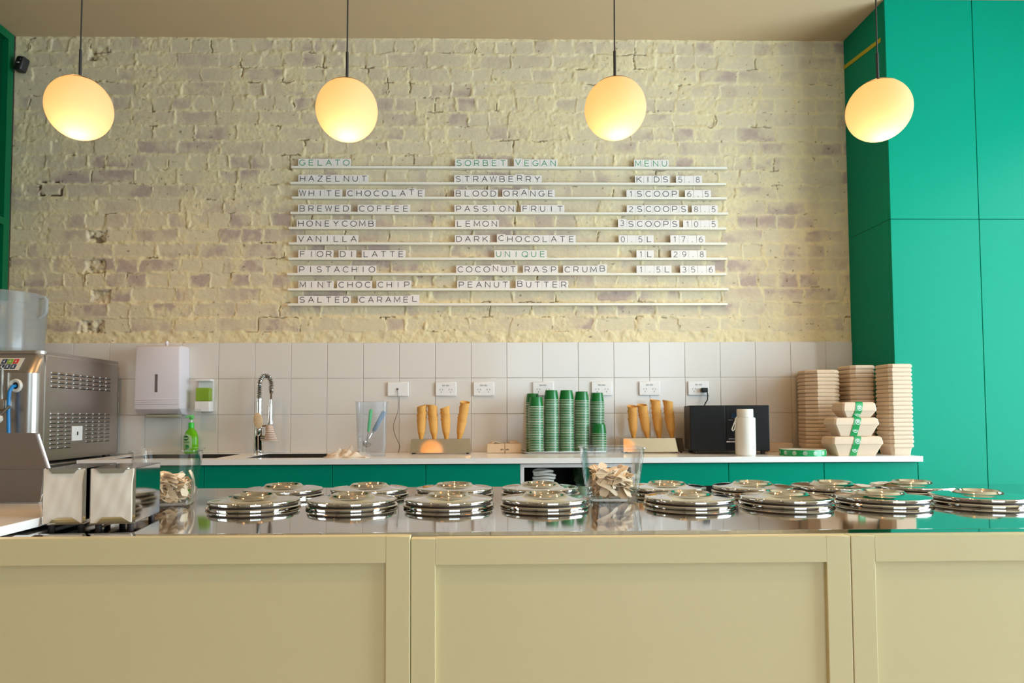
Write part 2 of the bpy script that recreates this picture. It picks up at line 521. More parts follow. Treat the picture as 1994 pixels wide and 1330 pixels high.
def brick_wall():
    st = .0046
    nx, nz = int((XR - XL) / st), int((ZC - ZT + .004) / st)
    xs = np.linspace(XL, XR, nx); zs = np.linspace(ZT - .004, ZC, nz)
    X, Z = np.meshgrid(xs, zs)
    x0, z0 = X - XL + 5, Z + 5
    wx = X + (fbm(x0, z0, 7, 1, 3) - .5) * .026 + (fbm(x0, z0, 40, 5, 3) - .5) * .016
    wz = Z + (fbm(x0, z0, 5, 2, 3) - .5) * .018 + (fbm(x0, z0, 40, 9, 3) - .5) * .015
    CH = .08465
    base = ZT + .0585
    kf = (wz - base) / CH
    k = np.floor(kf).astype(int)
    v = (kf - k) * CH
    hdr = (k % 4) == 3
    L = np.where(hdr, .1155, .238)
    rr = np.random.default_rng(5)
    offs = rr.random(64) * .05 + np.where(np.arange(64) % 2 == 0, 0, .119)
    off = np.where(hdr, .031 + rr.random(64)[k % 64] * .02, offs[k % 64])
    uf = (wx - XL + off) / L
    u_i = np.floor(uf).astype(int)
    u = (uf - u_i) * L
    # some stretchers are cut into two half bricks
    hb = rr.random((64, 256))
    du = np.minimum(u, L - u)
    half = (hb[k % 64, u_i % 256] > .86) & (~hdr)
    du = np.where(half, np.minimum(du, np.abs(u - L * .5)), du)
    dv = np.minimum(v, CH - v)
    bid = hb[k % 64, (u_i * 2 + np.where(half & (u > L * .5), 1, 0)) % 256]
    rnd = lambda s: np.random.default_rng(s).random(4096)[((k % 64) * 61 + (u_i % 256) * 17 + np.where(half & (u > L * .5), 7, 0)) % 4096]
    d = np.minimum(du * 1.05, dv)
    jw = .0022 + .0085 * smooth(.30, .72, fbm(x0, z0, 11, 21, 3))
    face = smooth(jw * .55, jw * 1.45, d)                      # 1 on a brick, 0 in a joint
    band = smooth(base - .004, base + .006, Z)                  # plain rendered strip above the tiles
    face = face * band
    smear = smooth(.47, .66, fbm(x0, z0, 7.5, 31, 5))          # paint and mortar smeared across faces
    fine = fbm(x0, z0, 60, 41, 3)
    # relief (towards the room)
    h = face * ((rnd(3) - .5) * .006 + (rnd(4) - .5) * .05 * (v / CH - .5) * .12)
    h = h + (1 - face) * ((fbm(x0, z0, 28, 51, 3) - .40) * .012)
    h = h + smear * .0030 * (fine - .3) + (fine - .5) * .0020
    h = h + (fbm(x0, z0, 1.2, 61, 3) - .5) * .010
    # cracks in a few joints
    ck = .8 * smooth(.68, .74, fbm(x0, z0, 9, 71, 3)) * smooth(.0034, .0014, d) * band
    h = h - ck * .011
    # broken bricks filled with rough mortar, and one loose brick
    hole = np.zeros_like(h)
    for (hx, hz, hw, hh) in ((190, 105, .105, .075), (188, 461, .11, .07), (184, 519, .115, .075), (179, 636, .135, .07), (196, 578, .10, .07), (1075, 405, .05, .03)):
        p = at(hx, hz, 0)
        q = np.maximum(np.abs(X - p.x) / (hw / 2), np.abs(Z - p.z) / (hh / 2)) + (fbm(x0, z0, 30, 81, 3) - .5) * .5
        hole = np.maximum(hole, smooth(1.05, .85, q))
    h = h * (1 - hole) + hole * (-.010 + (fbm(x0, z0, 34, 91, 4) - .5) * .034)
    lp = at(98, 367, 0)
    q = np.maximum(np.abs(X - lp.x) / .062, np.abs(Z - lp.z) / .040)
    ring = smooth(.80, .90, q) * smooth(1.10, 1.0, q) * smooth(.35, .5, fbm(x0, z0, 40, 95, 3))
    h = h - ring * .014; ck = np.maximum(ck, ring)
    # colour masks: R joint paint, G mauve bare brick, B dirt in cracks
    mauve = 1.0 * smooth(.12, .95, rnd(8)) * (.45 + .9 * smooth(.35, .7, fbm(x0, z0, 3.2, 101, 3))) * face * (1 - .75 * smear) * (1 - hole)
    mauve = mauve * (.25 + 1.35 * smooth(.30, .70, fbm(x0, z0, 12, 111, 5))) * (.35 + .65 * smooth(.004, .020, d + .012 * (fine - .5)))
    mauve = mauve * (.62 + .45 * smooth(2.9, 1.9, Z))
    joint = np.clip((1 - face) * (.45 + .55 * smooth(.32, .58, fbm(x0, z0, 16, 131, 3))) + .80 * smear * smooth(.30, .45, fine), 0, 1)
    dirt = np.clip(ck + hole * .8 * smooth(.40, .28, fbm(x0, z0, 34, 91, 4)) + smooth(.86, .90, fbm(x0, z0, 55, 121, 2)) * .7, 0, 1)
    edge = smooth(0, .03, np.minimum(X - XL, XR - X))
    co = np.stack([X, -h * (.35 + .65 * edge), Z], -1).reshape(-1, 3).astype(np.float32)
    ii = np.arange(nx * nz).reshape(nz, nx)
    quads = np.stack([ii[:-1, :-1], ii[:-1, 1:], ii[1:, 1:], ii[1:, :-1]], -1).reshape(-1, 4)
    me = bpy.data.meshes.new('brickwork')
    me.vertices.add(len(co)); me.vertices.foreach_set('co', co.ravel())
    me.loops.add(quads.size); me.loops.foreach_set('vertex_index', quads.ravel().astype(np.int32))
    me.polygons.add(len(quads))
    me.polygons.foreach_set('loop_start', (np.arange(len(quads)) * 4).astype(np.int32))
    me.polygons.foreach_set('loop_total', np.full(len(quads), 4, np.int32))
    me.polygons.foreach_set('use_smooth', np.ones(len(quads), bool))
    ca = me.color_attributes.new('masks', 'FLOAT_COLOR', 'POINT')
    rgba = np.stack([joint, np.clip(mauve, 0, 1), dirt, np.ones_like(h)], -1).reshape(-1).astype(np.float32)
    ca.data.foreach_set('color', rgba)
    me.update(); me.validate()
    m = bpy.data.materials.new('painted_brick')
    nt, b, out = nodes_of(m)
    a = nt.nodes.new('ShaderNodeAttribute'); a.attribute_name = 'masks'
    sp = nt.nodes.new('ShaderNodeSeparateColor'); nt.links.new(a.outputs['Color'], sp.inputs[0])
    tc = nt.nodes.new('ShaderNodeTexCoord')
    nz_ = nt.nodes.new('ShaderNodeTexNoise'); nz_.inputs['Scale'].default_value = 38; nz_.inputs['Detail'].default_value = 8
    nt.links.new(tc.outputs['Object'], nz_.inputs['Vector'])

    def mix(fac, c1, c2):
        x = nt.nodes.new('ShaderNodeMix'); x.data_type = 'RGBA'
        if isinstance(fac, float): x.inputs[0].default_value = fac
        else: nt.links.new(fac, x.inputs[0])
        for s, c in ((6, c1), (7, c2)):
            if isinstance(c, tuple): x.inputs[s].default_value = (*c, 1)
            else: nt.links.new(c, x.inputs[s])
        return x.outputs[2]
    facec = mix(nz_.outputs['Fac'], (.56, .475, .32), (.67, .56, .37))
    jointc = mix(nz_.outputs['Fac'], (.62, .515, .29), (.75, .62, .37))
    c1 = mix(sp.outputs[0], facec, jointc)
    mauvec = mix(nz_.outputs['Fac'], (.385, .275, .225), (.48, .37, .30))
    c2 = mix(sp.outputs[1], c1, mauvec)
    c3 = mix(sp.outputs[2], c2, (.10, .06, .03))
    nt.links.new(c3, b.inputs['Base Color'])
    b.inputs['Roughness'].default_value = .72
    bp = nt.nodes.new('ShaderNodeBump'); bp.inputs['Strength'].default_value = .35; bp.inputs['Distance'].default_value = .004
    n3 = nt.nodes.new('ShaderNodeTexNoise'); n3.inputs['Scale'].default_value = 160; n3.inputs['Detail'].default_value = 4
    nt.links.new(tc.outputs['Object'], n3.inputs['Vector'])
    nt.links.new(n3.outputs['Fac'], bp.inputs['Height']); nt.links.new(bp.outputs[0], b.inputs['Normal'])
    me.materials.append(m)
    link_mesh('brickwork', me, wb)


brick_wall()

# --- wall tiles, three courses
TS = .202
GROUT = mat('tile_grout', (.55, .50, .43), .8)
TILE = mat('glazed_tile', (.66, .615, .57), .13, var=.03, vscale=1.3)
tl = MB()
kx = int(math.floor((XL - .0) / TS)) - 1
for row in range(3):
    z1 = ZT - row * TS; z0 = z1 - TS + (.0 if row < 2 else -.012)
    k = kx
    while k * TS < XR:
        a, b_ = max(k * TS + .0011, XL), min((k + 1) * TS - .0011, XR)
        if b_ - a > .01:
            j = (RNG.random(3) - .5) * .0012
            tl.M = Matrix.Translation(((a + b_) / 2, -.003, (z0 + z1) / 2)) @ Matrix.Rotation(j[0] * 2, 4, 'Z') @ Matrix.Rotation(j[1] * 2, 4, 'X')
            w, hgt = (b_ - a) / 2, (z1 - z0) / 2 - .0011
            tl.rbox(-w, w, -.0035, .004, -hgt, hgt, .0018, 2)
        k += 1
tl.M = Matrix.Identity(4)
tl.build('tiling', TILE, wb)
MB().box(XL, XR, -.0032, .0, ZT - 3 * TS - .02, ZT).build('grout', GROUT, wb, smooth=0)

# ------------------------------------------------------------------ tall green cabinets on the right and left
dc = .406
tc_ = thing('tall_cabinet', 'tall bright green cupboard wall with flat doors right of the brick wall', 'cabinet', (XR, 0, 0))
zs = 2.1075
b = MB().box(.002, 1.36, -dc + .022, -.0, 0, ZC - .001)
b.build('carcass', GREENIN, tc_, smooth=0)
MB().box(0, .018, -dc + .0205, -.001, 0, zs - .0015).box(0, .018, -dc + .0205, -.001, zs + .0015, ZC - .001).build('side_panel', GREEN, tc_, smooth=0)
xs_ = [.018, 3.0385 - XR, 3.50 - XR, 3.93 - XR]
for i in range(3):
    for (z0, z1) in ((.10, zs - .0015), (zs + .0015, ZC - .002)):
        MB().rbox(xs_[i] + (.0015 if i else -.018), xs_[i + 1] - .0015, -dc, -dc + .02, z0, z1, .001, 1).build('door', GREEN, tc_)
MB().box(.02, 1.34, -dc + .05, -dc + .07, 0, .1).build('plinth', BLACKM, tc_, smooth=0)
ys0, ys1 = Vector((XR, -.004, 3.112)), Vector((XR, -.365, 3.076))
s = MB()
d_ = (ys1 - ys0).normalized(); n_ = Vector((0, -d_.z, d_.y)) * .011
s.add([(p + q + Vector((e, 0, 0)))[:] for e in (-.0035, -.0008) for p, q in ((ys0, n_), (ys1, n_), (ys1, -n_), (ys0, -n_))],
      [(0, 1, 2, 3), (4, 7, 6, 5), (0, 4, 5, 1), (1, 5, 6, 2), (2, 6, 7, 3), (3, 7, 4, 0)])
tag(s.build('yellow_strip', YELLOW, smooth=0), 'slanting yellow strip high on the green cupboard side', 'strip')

lc_ = thing('green_cupboard', 'shaded green panelled cupboard at the left edge of the brick wall', 'cabinet', (XL - .045, 0, 0))
MB().box(.0, .012, -1.0, -.0225, .0, ZC - .02).build('back_panel', mat('shaded_green_panel', (.0, .045, .015), .5, spec=.2), lc_, smooth=0)  # shadow of the recess put into the colour as a darker green
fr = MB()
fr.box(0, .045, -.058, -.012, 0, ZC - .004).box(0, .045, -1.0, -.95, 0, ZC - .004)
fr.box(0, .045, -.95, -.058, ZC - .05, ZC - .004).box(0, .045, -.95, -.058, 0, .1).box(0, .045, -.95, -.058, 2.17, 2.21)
fr.build('door_frame', mat('shaded_green_paint', (.0, .115, .04), .4, spec=.2), lc_, smooth=0)  # cupboard green darkened in the colour itself for the shade at this edge

# ------------------------------------------------------------------ menu rails and letter tiles
GL = {}


def arc(cx, cy, rx, ry, a0, a1, n=14):
    return [(cx + rx * math.cos(math.radians(a0 + (a1 - a0) * i / n)), cy + ry * math.sin(math.radians(a0 + (a1 - a0) * i / n))) for i in range(n + 1)]


GL['A'] = [[(0, 0), (.5, 1), (1, 0)], [(.19, .36), (.81, .36)]]
GL['B'] = [[(0, 0), (0, 1), (.56, 1)] + arc(.56, .76, .24, .24, 90, -90, 8) + [(0, .52)], [(.56, .52)] + arc(.6, .26, .26, .26, 90, -90, 8) + [(0, 0)]]
GL['C'] = [arc(.52, .5, .52, .5, 42, 318, 20)]
GL['D'] = [[(0, 0), (0, 1), (.42, 1)] + arc(.42, .5, .5, .5, 90, -90, 12) + [(0, 0)]]
GL['E'] = [[(.76, 1), (0, 1), (0, 0), (.76, 0)], [(0, .52), (.7, .52)]]
GL['F'] = [[(.76, 1), (0, 1), (0, 0)], [(0, .52), (.7, .52)]]
GL['G'] = [arc(.52, .5, .52, .5, 42, 352, 22) + [(1.03, .43), (.62, .43)]]
GL['H'] = [[(0, 0), (0, 1)], [(.86, 0), (.86, 1)], [(0, .5), (.86, .5)]]
GL['I'] = [[(0, 0), (0, 1)]]
GL['K'] = [[(0, 0), (0, 1)], [(.82, 1), (.02, .42)], [(.26, .6), (.86, 0)]]
GL['L'] = [[(0, 1), (0, 0), (.74, 0)]]
GL['M'] = [[(0, 0), (.04, 1), (.52, .18), (1.0, 1), (1.04, 0)]]
GL['N'] = [[(0, 0), (0, 1), (.86, 0), (.86, 1)]]
GL['O'] = [arc(.54, .5, .54, .5, 0, 360, 26)]
GL['P'] = [[(0, 0), (0, 1), (.56, 1)] + arc(.56, .71, .29, .29, 90, -90, 8) + [(0, .42)]]
GL['Q'] = GL['O'] + [[(.62, .28), (1.02, -.06)]]
GL['R'] = GL['P'] + [[(.5, .42), (.86, 0)]]
GL['S'] = [arc(.43, .74, .38, .26, 28, 270, 12) + arc(.43, .25, .42, .25, 80, -152, 12)]
GL['T'] = [[(0, 1), (.9, 1)], [(.45, 1), (.45, 0)]]
GL['U'] = [[(0, 1), (0, .4)] + arc(.42, .4, .42, .4, 180, 360, 12) + [(.84, 1)]]
GL['V'] = [[(0, 1), (.48, 0), (.96, 1)]]
GL['W'] = [[(0, 1), (.3, 0), (.6, 1), (.9, 0), (1.2, 1)]]
GL['Y'] = [[(0, 1), (.45, .46), (.9, 1)], [(.45, .46), (.45, 0)]]
GL['Z'] = [[(0, 1), (.82, 1), (0, 0), (.84, 0)]]
GL['0'] = [arc(.33, .5, .33, .5, 0, 360, 22)]
GL['1'] = [[(.0, .80), (.24, 1), (.24, 0)]]
GL['2'] = [arc(.33, .70, .31, .30, 160, -20, 10) + [(.0, 0), (.66, 0)]]
GL['3'] = [arc(.30, .74, .28, .26, 150, -75, 10) + arc(.31, .26, .33, .26, 75, -150, 10)]
GL['5'] = [[(.6, 1), (.1, 1), (.05, .52)] + arc(.32, .32, .33, .32, 130, -150, 14)]
GL['6'] = [arc(.33, .31, .33, .31, 0, 360, 18), [(.54, 1)] + arc(.55, .34, .55, .66, 128, 180, 6)]
GL['7'] = [[(0, 1), (.66, 1), (.2, 0)]]
GL['8'] = [arc(.33, .76, .26, .24, 0, 360, 16), arc(.33, .26, .33, .26, 0, 360, 18)]
GL['9'] = [arc(.33, .69, .33, .31, 0, 360, 18), [(.12, 0)] + arc(.11, .66, .55, .66, -52, 0, 6)]
GL['.'] = [[(.30, .0), (.36, .06)]]
GMESH = {}


def glyph_mesh(ch, green):
    key = (ch, green)
    if key in GMESH:
        return GMESH[key]
    hgt = .0305
    w = (.0029 if ch.isdigit() else .0036)
    if ch == '.': w = .0052
    mb = MB()
    strokes = GL[ch]
    xs = [p[0] for s in strokes for p in s]
    mid = (min(xs) + max(xs)) / 2
    for s in strokes:
        P = [Vector(((x - mid) * hgt, y * hgt)) for x, y in s]
        P = [p for i, p in enumerate(P) if i == 0 or (p - P[i - 1]).length > 1e-5]
        closed = (P[0] - P[-1]).length < 1e-4
        L, R_ = [], []
        n = len(P)
        for i, p in enumerate(P):
            a = P[i - 1] if i else (P[-2] if closed else None)
            c = P[i + 1] if i < n - 1 else (P[1] if closed else None)
            d1 = (p - a).normalized() if a is not None else None
            d2 = (c - p).normalized() if c is not None else None
            if d1 is None: d1 = d2
            if d2 is None: d2 = d1
            t = d1 + d2
            t = t.normalized() if t.length > 1e-4 else d1
            nn = Vector((-t.y, t.x)); k = w / 2 / max(.42, nn.dot(Vector((-d1.y, d1.x))))
            L.append(p + nn * k); R_.append(p - nn * k)
        for i in range(n - 1):
            q = [L[i], L[i + 1], R_[i + 1], R_[i]]
            mb.add([(a.x, -.0005, a.y) for a in q] + [(a.x, 0, a.y) for a in q],
                   [(0, 3, 2, 1), (4, 5, 6, 7), (0, 1, 5, 4), (1, 2, 6, 5), (2, 3, 7, 6), (3, 0, 4, 7)])
    GMESH[key] = mb.mesh('letter_' + ch, INKG if green else INKK, 0)
    return GMESH[key]


RY = -.022
rail_y = [(327.5, 326.5), (358.5, 357.5), (386.5, 386), (415.8, 416), (445.2, 445), (474.6, 475), (504, 504.6), (534, 534.2), (563.8, 563.6), (593, 592.8)]
rail_x = [(568, 1415), (566, 1413), (569, 1415), (566, 1417), (563, 1414), (563, 1415), (562, 1415), (560, 1414), (561, 1418), (561, 1416)]
RAILZ = []
for i, ((yl, yr), (xa, xb)) in enumerate(zip(rail_y, rail_x)):
    p, q = at(xa, yl, RY), at(xb, yr, RY)
    zc = (p.z + q.z) / 2
    RAILZ.append(zc)
    r = MB()
    x0, x1 = p.x, q.x
    # thin ledge with a raised front lip
    r.prism([(-.001, zc - .006), (-.030, zc - .006), (-.030, zc + .006), (-.0265, zc + .006), (-.0265, zc - .001), (-.001, zc - .001)], 'x', x0, x1)
    where = ('topmost' if i == 0 else 'bottom' if i == 9 else ORD[i] + ' from the top')
    words_ = ['under the heading GELATO', 'under HAZELNUT and STRAWBERRY', 'under WHITE CHOCOLATE', 'under BREWED COFFEE', 'under HONEYCOMB and LEMON', 'under VANILLA',
              'under FIOR DI LATTE', 'under PISTACHIO', 'under MINT CHOC CHIP', 'under SALTED CARAMEL'][i]
    tag(r.build('menu_rail', RAILM, smooth=0), 'long cream letter rail on the brick wall, %s, %s' % (where, words_), 'rail', 'menu rails on the brick wall')

MENU = [
    (0, 'GELATO', [('GELATO', 580.3)], 1), (1, 'HAZELNUT', [('HAZELNUT', 580.6)], 0), (2, 'WHITE CHOCOLATE', [('WHITE', 580.6), ('CHOCOLATE', 673.3)], 0),
    (3, 'BREWED COFFEE', [('BREWED', 580), ('COFFEE', 696)], 0), (4, 'HONEYCOMB', [('HONEYCOMB', 577.3)], 0), (5, 'VANILLA', [('VANILLA', 577.5)], 0),
    (6, 'FIOR DI LATTE', [('FIOR', 580.5), ('DI', 659), ('LATTE', 704)], 0), (7, 'PISTACHIO', [('PISTACHIO', 579)], 0),
    (8, 'MINT CHOC CHIP', [('MINT', 581), ('CHOC', 656), ('CHIP', 732.5)], 0), (9, 'SALTED CARAMEL', [('SALTED', 580), ('CARAMEL', 696.5)], 0),
    (0, 'SORBET VEGAN', [('SORBET', 885.7), ('VEGAN', 1000.3)], 1), (1, 'STRAWBERRY', [('STRAWBERRY', 884)], 0), (2, 'BLOOD ORANGE', [('BLOOD', 884), ('ORANGE', 978)], 0),
    (3, 'PASSION FRUIT', [('PASSION', 884.5), ('FRUIT', 1014)], 0), (4, 'LEMON', [('LEMON', 886)], 0), (5, 'DARK CHOCOLATE', [('DARK', 885.5), ('CHOCOLATE', 967.5)], 0),
    (6, 'UNIQUE', [('UNIQUE', 962.5)], 1), (7, 'COCONUT RASP CRUMB', [('COCONUT', 888), ('RASP', 1018.3), ('CRUMB', 1096.3)], 0), (8, 'PEANUT BUTTER', [('PEANUT', 890), ('BUTTER', 1004)], 0),
    (0, 'MENU', [('MENU', 1234.3)], 1), (1, 'KIDS', [('KIDS', 1236.3), ('5.8', 1316.3)], 0), (2, '1 SCOOP', [('1SCOOP', 1219.8), ('6.5', 1333.8)], 0),
    (3, '2 SCOOPS', [('2SCOOPS', 1220.3), ('8.5', 1347)], 0), (4, '3 SCOOPS', [('3SCOOPS', 1203.3), ('10.5', 1330)], 0), (5, '0.5L', [('0.5L', 1204.5), ('17.6', 1305.3)], 0),
    (6, '1L', [('1L', 1239.3), ('29.8', 1307)], 0), (7, '1.5L', [('1.5L', 1239.5), ('35.6', 1324.5)], 0)]
RAISED = {('VEGAN', 0), ('STRAWBERRY', 7), ('ORANGE', 2), ('CHOCOLATE', 7), ('CARAMEL', 6), ('3SCOOPS', 0), ('COCONUT', 4), ('BUTTER', 0), ('CRUMB', 4)}
PITCH = 17.08
tile_me = MB().rbox(-.0247, .0247, -.0034, 0, 0, .0505, .0007, 1).mesh('letter_tile', TILEW, 0)
tr_ = random.Random(3)
for (ri, line, wl, green) in MENU:
    for word, x0 in wl:
        for ci, ch in enumerate(word):
            px = x0 + PITCH * (ci + .5)
            c = at(px, (rail_y[ri][0] + rail_y[ri][1]) / 2, RY)
            up = (word, ci) in RAISED or (word == 'CHOCOLATE' and ci == 0 and line.startswith('DARK'))
            if word == 'CHOCOLATE' and ci == 7 and line.startswith('DARK'): up = False
            o = bpy.data.objects.new('letter_tile', tile_me); COL.objects.link(o)
            o.location = (c.x, -.0185, RAILZ[ri] - .0005 + (.0058 if up else tr_.uniform(0, .0008)))
            o.rotation_euler = (tr_.uniform(-.05, -.01), tr_.uniform(-.006, .006), tr_.uniform(-.012, .012))
            kind = 'green' if green else 'black'
            nm = 'dot' if ch == '.' else ch
            if word == line:
                lab = 'white tile with %s %s, %s tile of %s on the brick wall menu' % (kind, nm, ORD[ci], word)
            else:
                lab = 'white tile with %s %s, %s tile of %s in the %s line' % (kind, nm, ORD[ci], word, line)
            tag(o, lab, 'letter tile', 'letter tiles of the wall menu')
            hgt = .0125 if not ch.isdigit() else .0115
            link_mesh('letter', glyph_mesh(ch, green), o, (0, -.0034, hgt))

# ------------------------------------------------------------------ pendant lamps
LR = .0895
LY = -1.9
for i, (px, py) in enumerate(((154.5, 211), (675.5, 215), (1198, 212), (1711, 215.5))):
    c = at(px, py, LY)
    lab = ['leftmost glowing opal globe pendant, in front of the left brick', 'glowing opal globe pendant above the GELATO heading, second from left',
           'glowing opal globe pendant above the MENU heading, third from left', 'rightmost glowing opal globe pendant, in front of the green cupboards'][i]
    t = thing('pendant_lamp', lab, 'lamp', c, 'globe pendants over the counter')
    n = 24
    a0 = math.radians(34)
    prof = [(LR * math.sin(a0 + (PI - a0) * k / n), LR * math.cos(a0 + (PI - a0) * k / n)) for k in range(n + 1)]
    prof[-1] = (0, -LR)
    MB().lathe(prof, 48).build('globe', OPAL, t, smooth=180)
    prof = [(0, LR * 1.012)] + [((LR * 1.012) * math.sin(a0 * k / 8), LR * 1.012 * math.cos(a0 * k / 8)) for k in range(1, 9)]
    prof += [(LR * .97 * math.sin(a0), LR * .97 * math.cos(a0)), (0, LR * .80)]
    MB().lathe(prof, 40).build('cap', BRASS, t)
    MB().tube([(0, 0, LR), (0, 0, LR + .085)], .0042, 10).build('stem', BLACKM, t)
    MB().tube([(0, 0, LR + .08), (.002, 0, .5), (0, 0, ZC - c.z - .02)], .0022, 8).build('cord', BLACKM, t)
    MB().lathe([(0, 0), (.045, 0), (.05, -.004), (.05, -.022), (.0, -.024)], 32, (0, 0, ZC - c.z)).build('canopy', BLACKM, t)
    d = bpy.data.lights.new('bulb', 'POINT'); d.energy = .44; d.color = (1.0, .84, .68); d.shadow_soft_size = .012
    lo = bpy.data.objects.new('bulb', d); COL.objects.link(lo); lo.parent = t; lo.location = (.003, -.010, -.054)

# ceiling downlights of the room behind the pendants (rear rows seen as small warm points in the polished lids)
k = 0
DL = [(x, y) for y in (-1.25, -3.2, -5.4) for x in (-1.3, .35, 2.0)]  # row nearest the brick wall added to warm and brighten it
for (x, y) in DL:
    k += 1
    t = thing('ceiling_downlight', 'small round warm ceiling spot, %s along the ceiling, out of the picture' % ORD[k - 1], 'lamp', (x, y, ZC), 'ceiling downlights')
    MB().lathe([(.030, -.004), (.045, -.006), (.048, -.001), (.048, .0)], 24).build('trim_ring', BLACKM, t)
    MB().lathe([(0, -.0035), (.029, -.0035)], 20).build('lens', BULB, t, smooth=0)
    d = bpy.data.lights.new('downlight_beam', 'SPOT'); d.energy = (36 if x < -1 else 34) if y > -2 else 24; d.color = WARM; d.spot_size = math.radians(120); d.spot_blend = .7; d.shadow_soft_size = .03
    lo = bpy.data.objects.new('downlight_beam', d); COL.objects.link(lo); lo.parent = t; lo.location = (0, 0, -.03)

# ------------------------------------------------------------------ worktop, sink, base cabinets
WX0, WX1, WYF = -1.44, XR - .001, -.61
S1 = (-1.34, -.835, -.50, -.10)
S2 = (-.70, -.235, -.50, -.10)
wt = MB()
zt, zb = ZW, ZW - .026
xs_ = [WX0, S1[0], S1[1], S2[0], S2[1], WX1]
ys_ = [WYF, S1[2], S1[3], -.0075]
for i in range(5):
    for j in range(3):
        if j == 1 and i in (1, 3):
            continue
        wt.box(xs_[i], xs_[i + 1], ys_[j], ys_[j + 1], zb, zt)
tag(wt.build('worktop', STONE, smooth=0), 'long white stone worktop below the tiled splashback', 'worktop')
for (x0, x1, y0, y1), nm in ((S1, 'dark left sink basin set into the white worktop beside the soap bottle'), (S2, 'sink basin set into the white worktop right of the spring tap')):
    s = MB()
    e = .001; zf = ZW - .2
    s.add([(x0 + e, y0 + e, zt - .002), (x1 - e, y0 + e, zt - .002), (x1 - e, y1 - e, zt - .002), (x0 + e, y1 - e, zt - .002),
           (x0 + .02, y0 + .02, zf), (x1 - .02, y0 + .02, zf), (x1 - .02, y1 - .02, zf), (x0 + .02, y1 - .02, zf)],
          [(0, 1, 5, 4), (1, 2, 6, 5), (2, 3, 7, 6), (3, 0, 4, 7), (4, 5, 6, 7)])
    o = s.build('sink_basin', SINKM, smooth=0)
    sm = o.modifiers.new('thick', 'SOLIDIFY'); sm.thickness = .003; sm.offset = -1
    tag(o, nm, 'sink')
    MB().lathe([(0, 0), (.035, 0), (.04, .003), (.04, .0)], 24, ((x0 + x1) / 2, (y0 + y1) / 2, zf + .0035)).build('drain', CHROME, o)

ZK = zb - .001
cabs = [(-1.4625, -.856, 'green base cupboard below the left sink, half hidden by napkin boxes'), (-.856, -.250, 'green base cupboard below the spring tap and cloth'),
        (-.250, .1934, 'green base cupboard below the jug of utensils'), (.1934, .6439, 'green base cupboard left of the open white shelf'),
        (1.1952, 1.6456, 'green base cupboard right of the open white shelf'), (1.6456, 2.1081, 'green base cupboard below the black microwave'),
        (2.1081, 2.5653, 'green base cupboard below the takeaway box stacks')]
for (x0, x1, lab) in cabs:
    x0 = max(x0, WX0 + .005)
    t = thing('base_cabinet', lab, 'cabinet', ((x0 + x1) / 2, -.3, 0), 'green base cupboards')
    w = (x1 - x0) / 2
    cb_ = MB()
    cb_.box(-w + .001, -w + .018, -.262, .285, .1, ZK - .003).box(w - .018, w - .001, -.262, .285, .1, ZK - .003).box(-w + .018, w - .018, -.262, .285, .1, .118)
    cb_.box(-w + .018, w - .018, .275, .285, .118, ZK - .003).box(-w + .018, w - .018, -.262, -.24, ZK - .04, ZK - .003)
    cb_.build('carcass', GREENIN, t, smooth=0)
    MB().rbox(-w + .0012, w - .0012, -.285, -.265, .11, ZK - .004, .001, 1).build('door', GREEN, t)
    MB().box(-w, w, -.22, -.2, 0, .1).build('plinth', BLACKM, t, smooth=0)
MB_end = MB().rbox(2.5662, 2.5755, -.586, -.02, 0, ZK - .004, .001, 1)
tag(MB_end.build('end_panel', GREEN), 'narrow green end panel closing the base cupboards on the right', 'panel')
t = thing('open_shelf_unit', 'open white framed shelf holding dark bags under the worktop', 'shelf', (.9195, -.3, 0))
w = (1.1952 - .6439) / 2 - .001
fr = MB()
fr.box(-w, -w + .018, -.285, .285, .1, ZK - .004).box(w - .018, w, -.285, .285, .1, ZK - .004)
fr.box(-w + .018, w - .018, -.285, .285, ZK - .020, ZK - .004).box(-w + .018, w - .018, -.285, .285, .1, .118)
fr.build('frame', WHITE, t, smooth=0)
MB().box(-w + .018, w - .018, -.25, .28, .60, .616).build('shelf_board', WHITE, t, smooth=0)
MB().box(-w + .018, w - .018, .27, .28, .118, ZK - .02).build('back_board', DARKIN, t, smooth=0)
MB().box(-w, w, -.22, -.2, 0, .1).build('plinth', BLACKM, t, smooth=0)
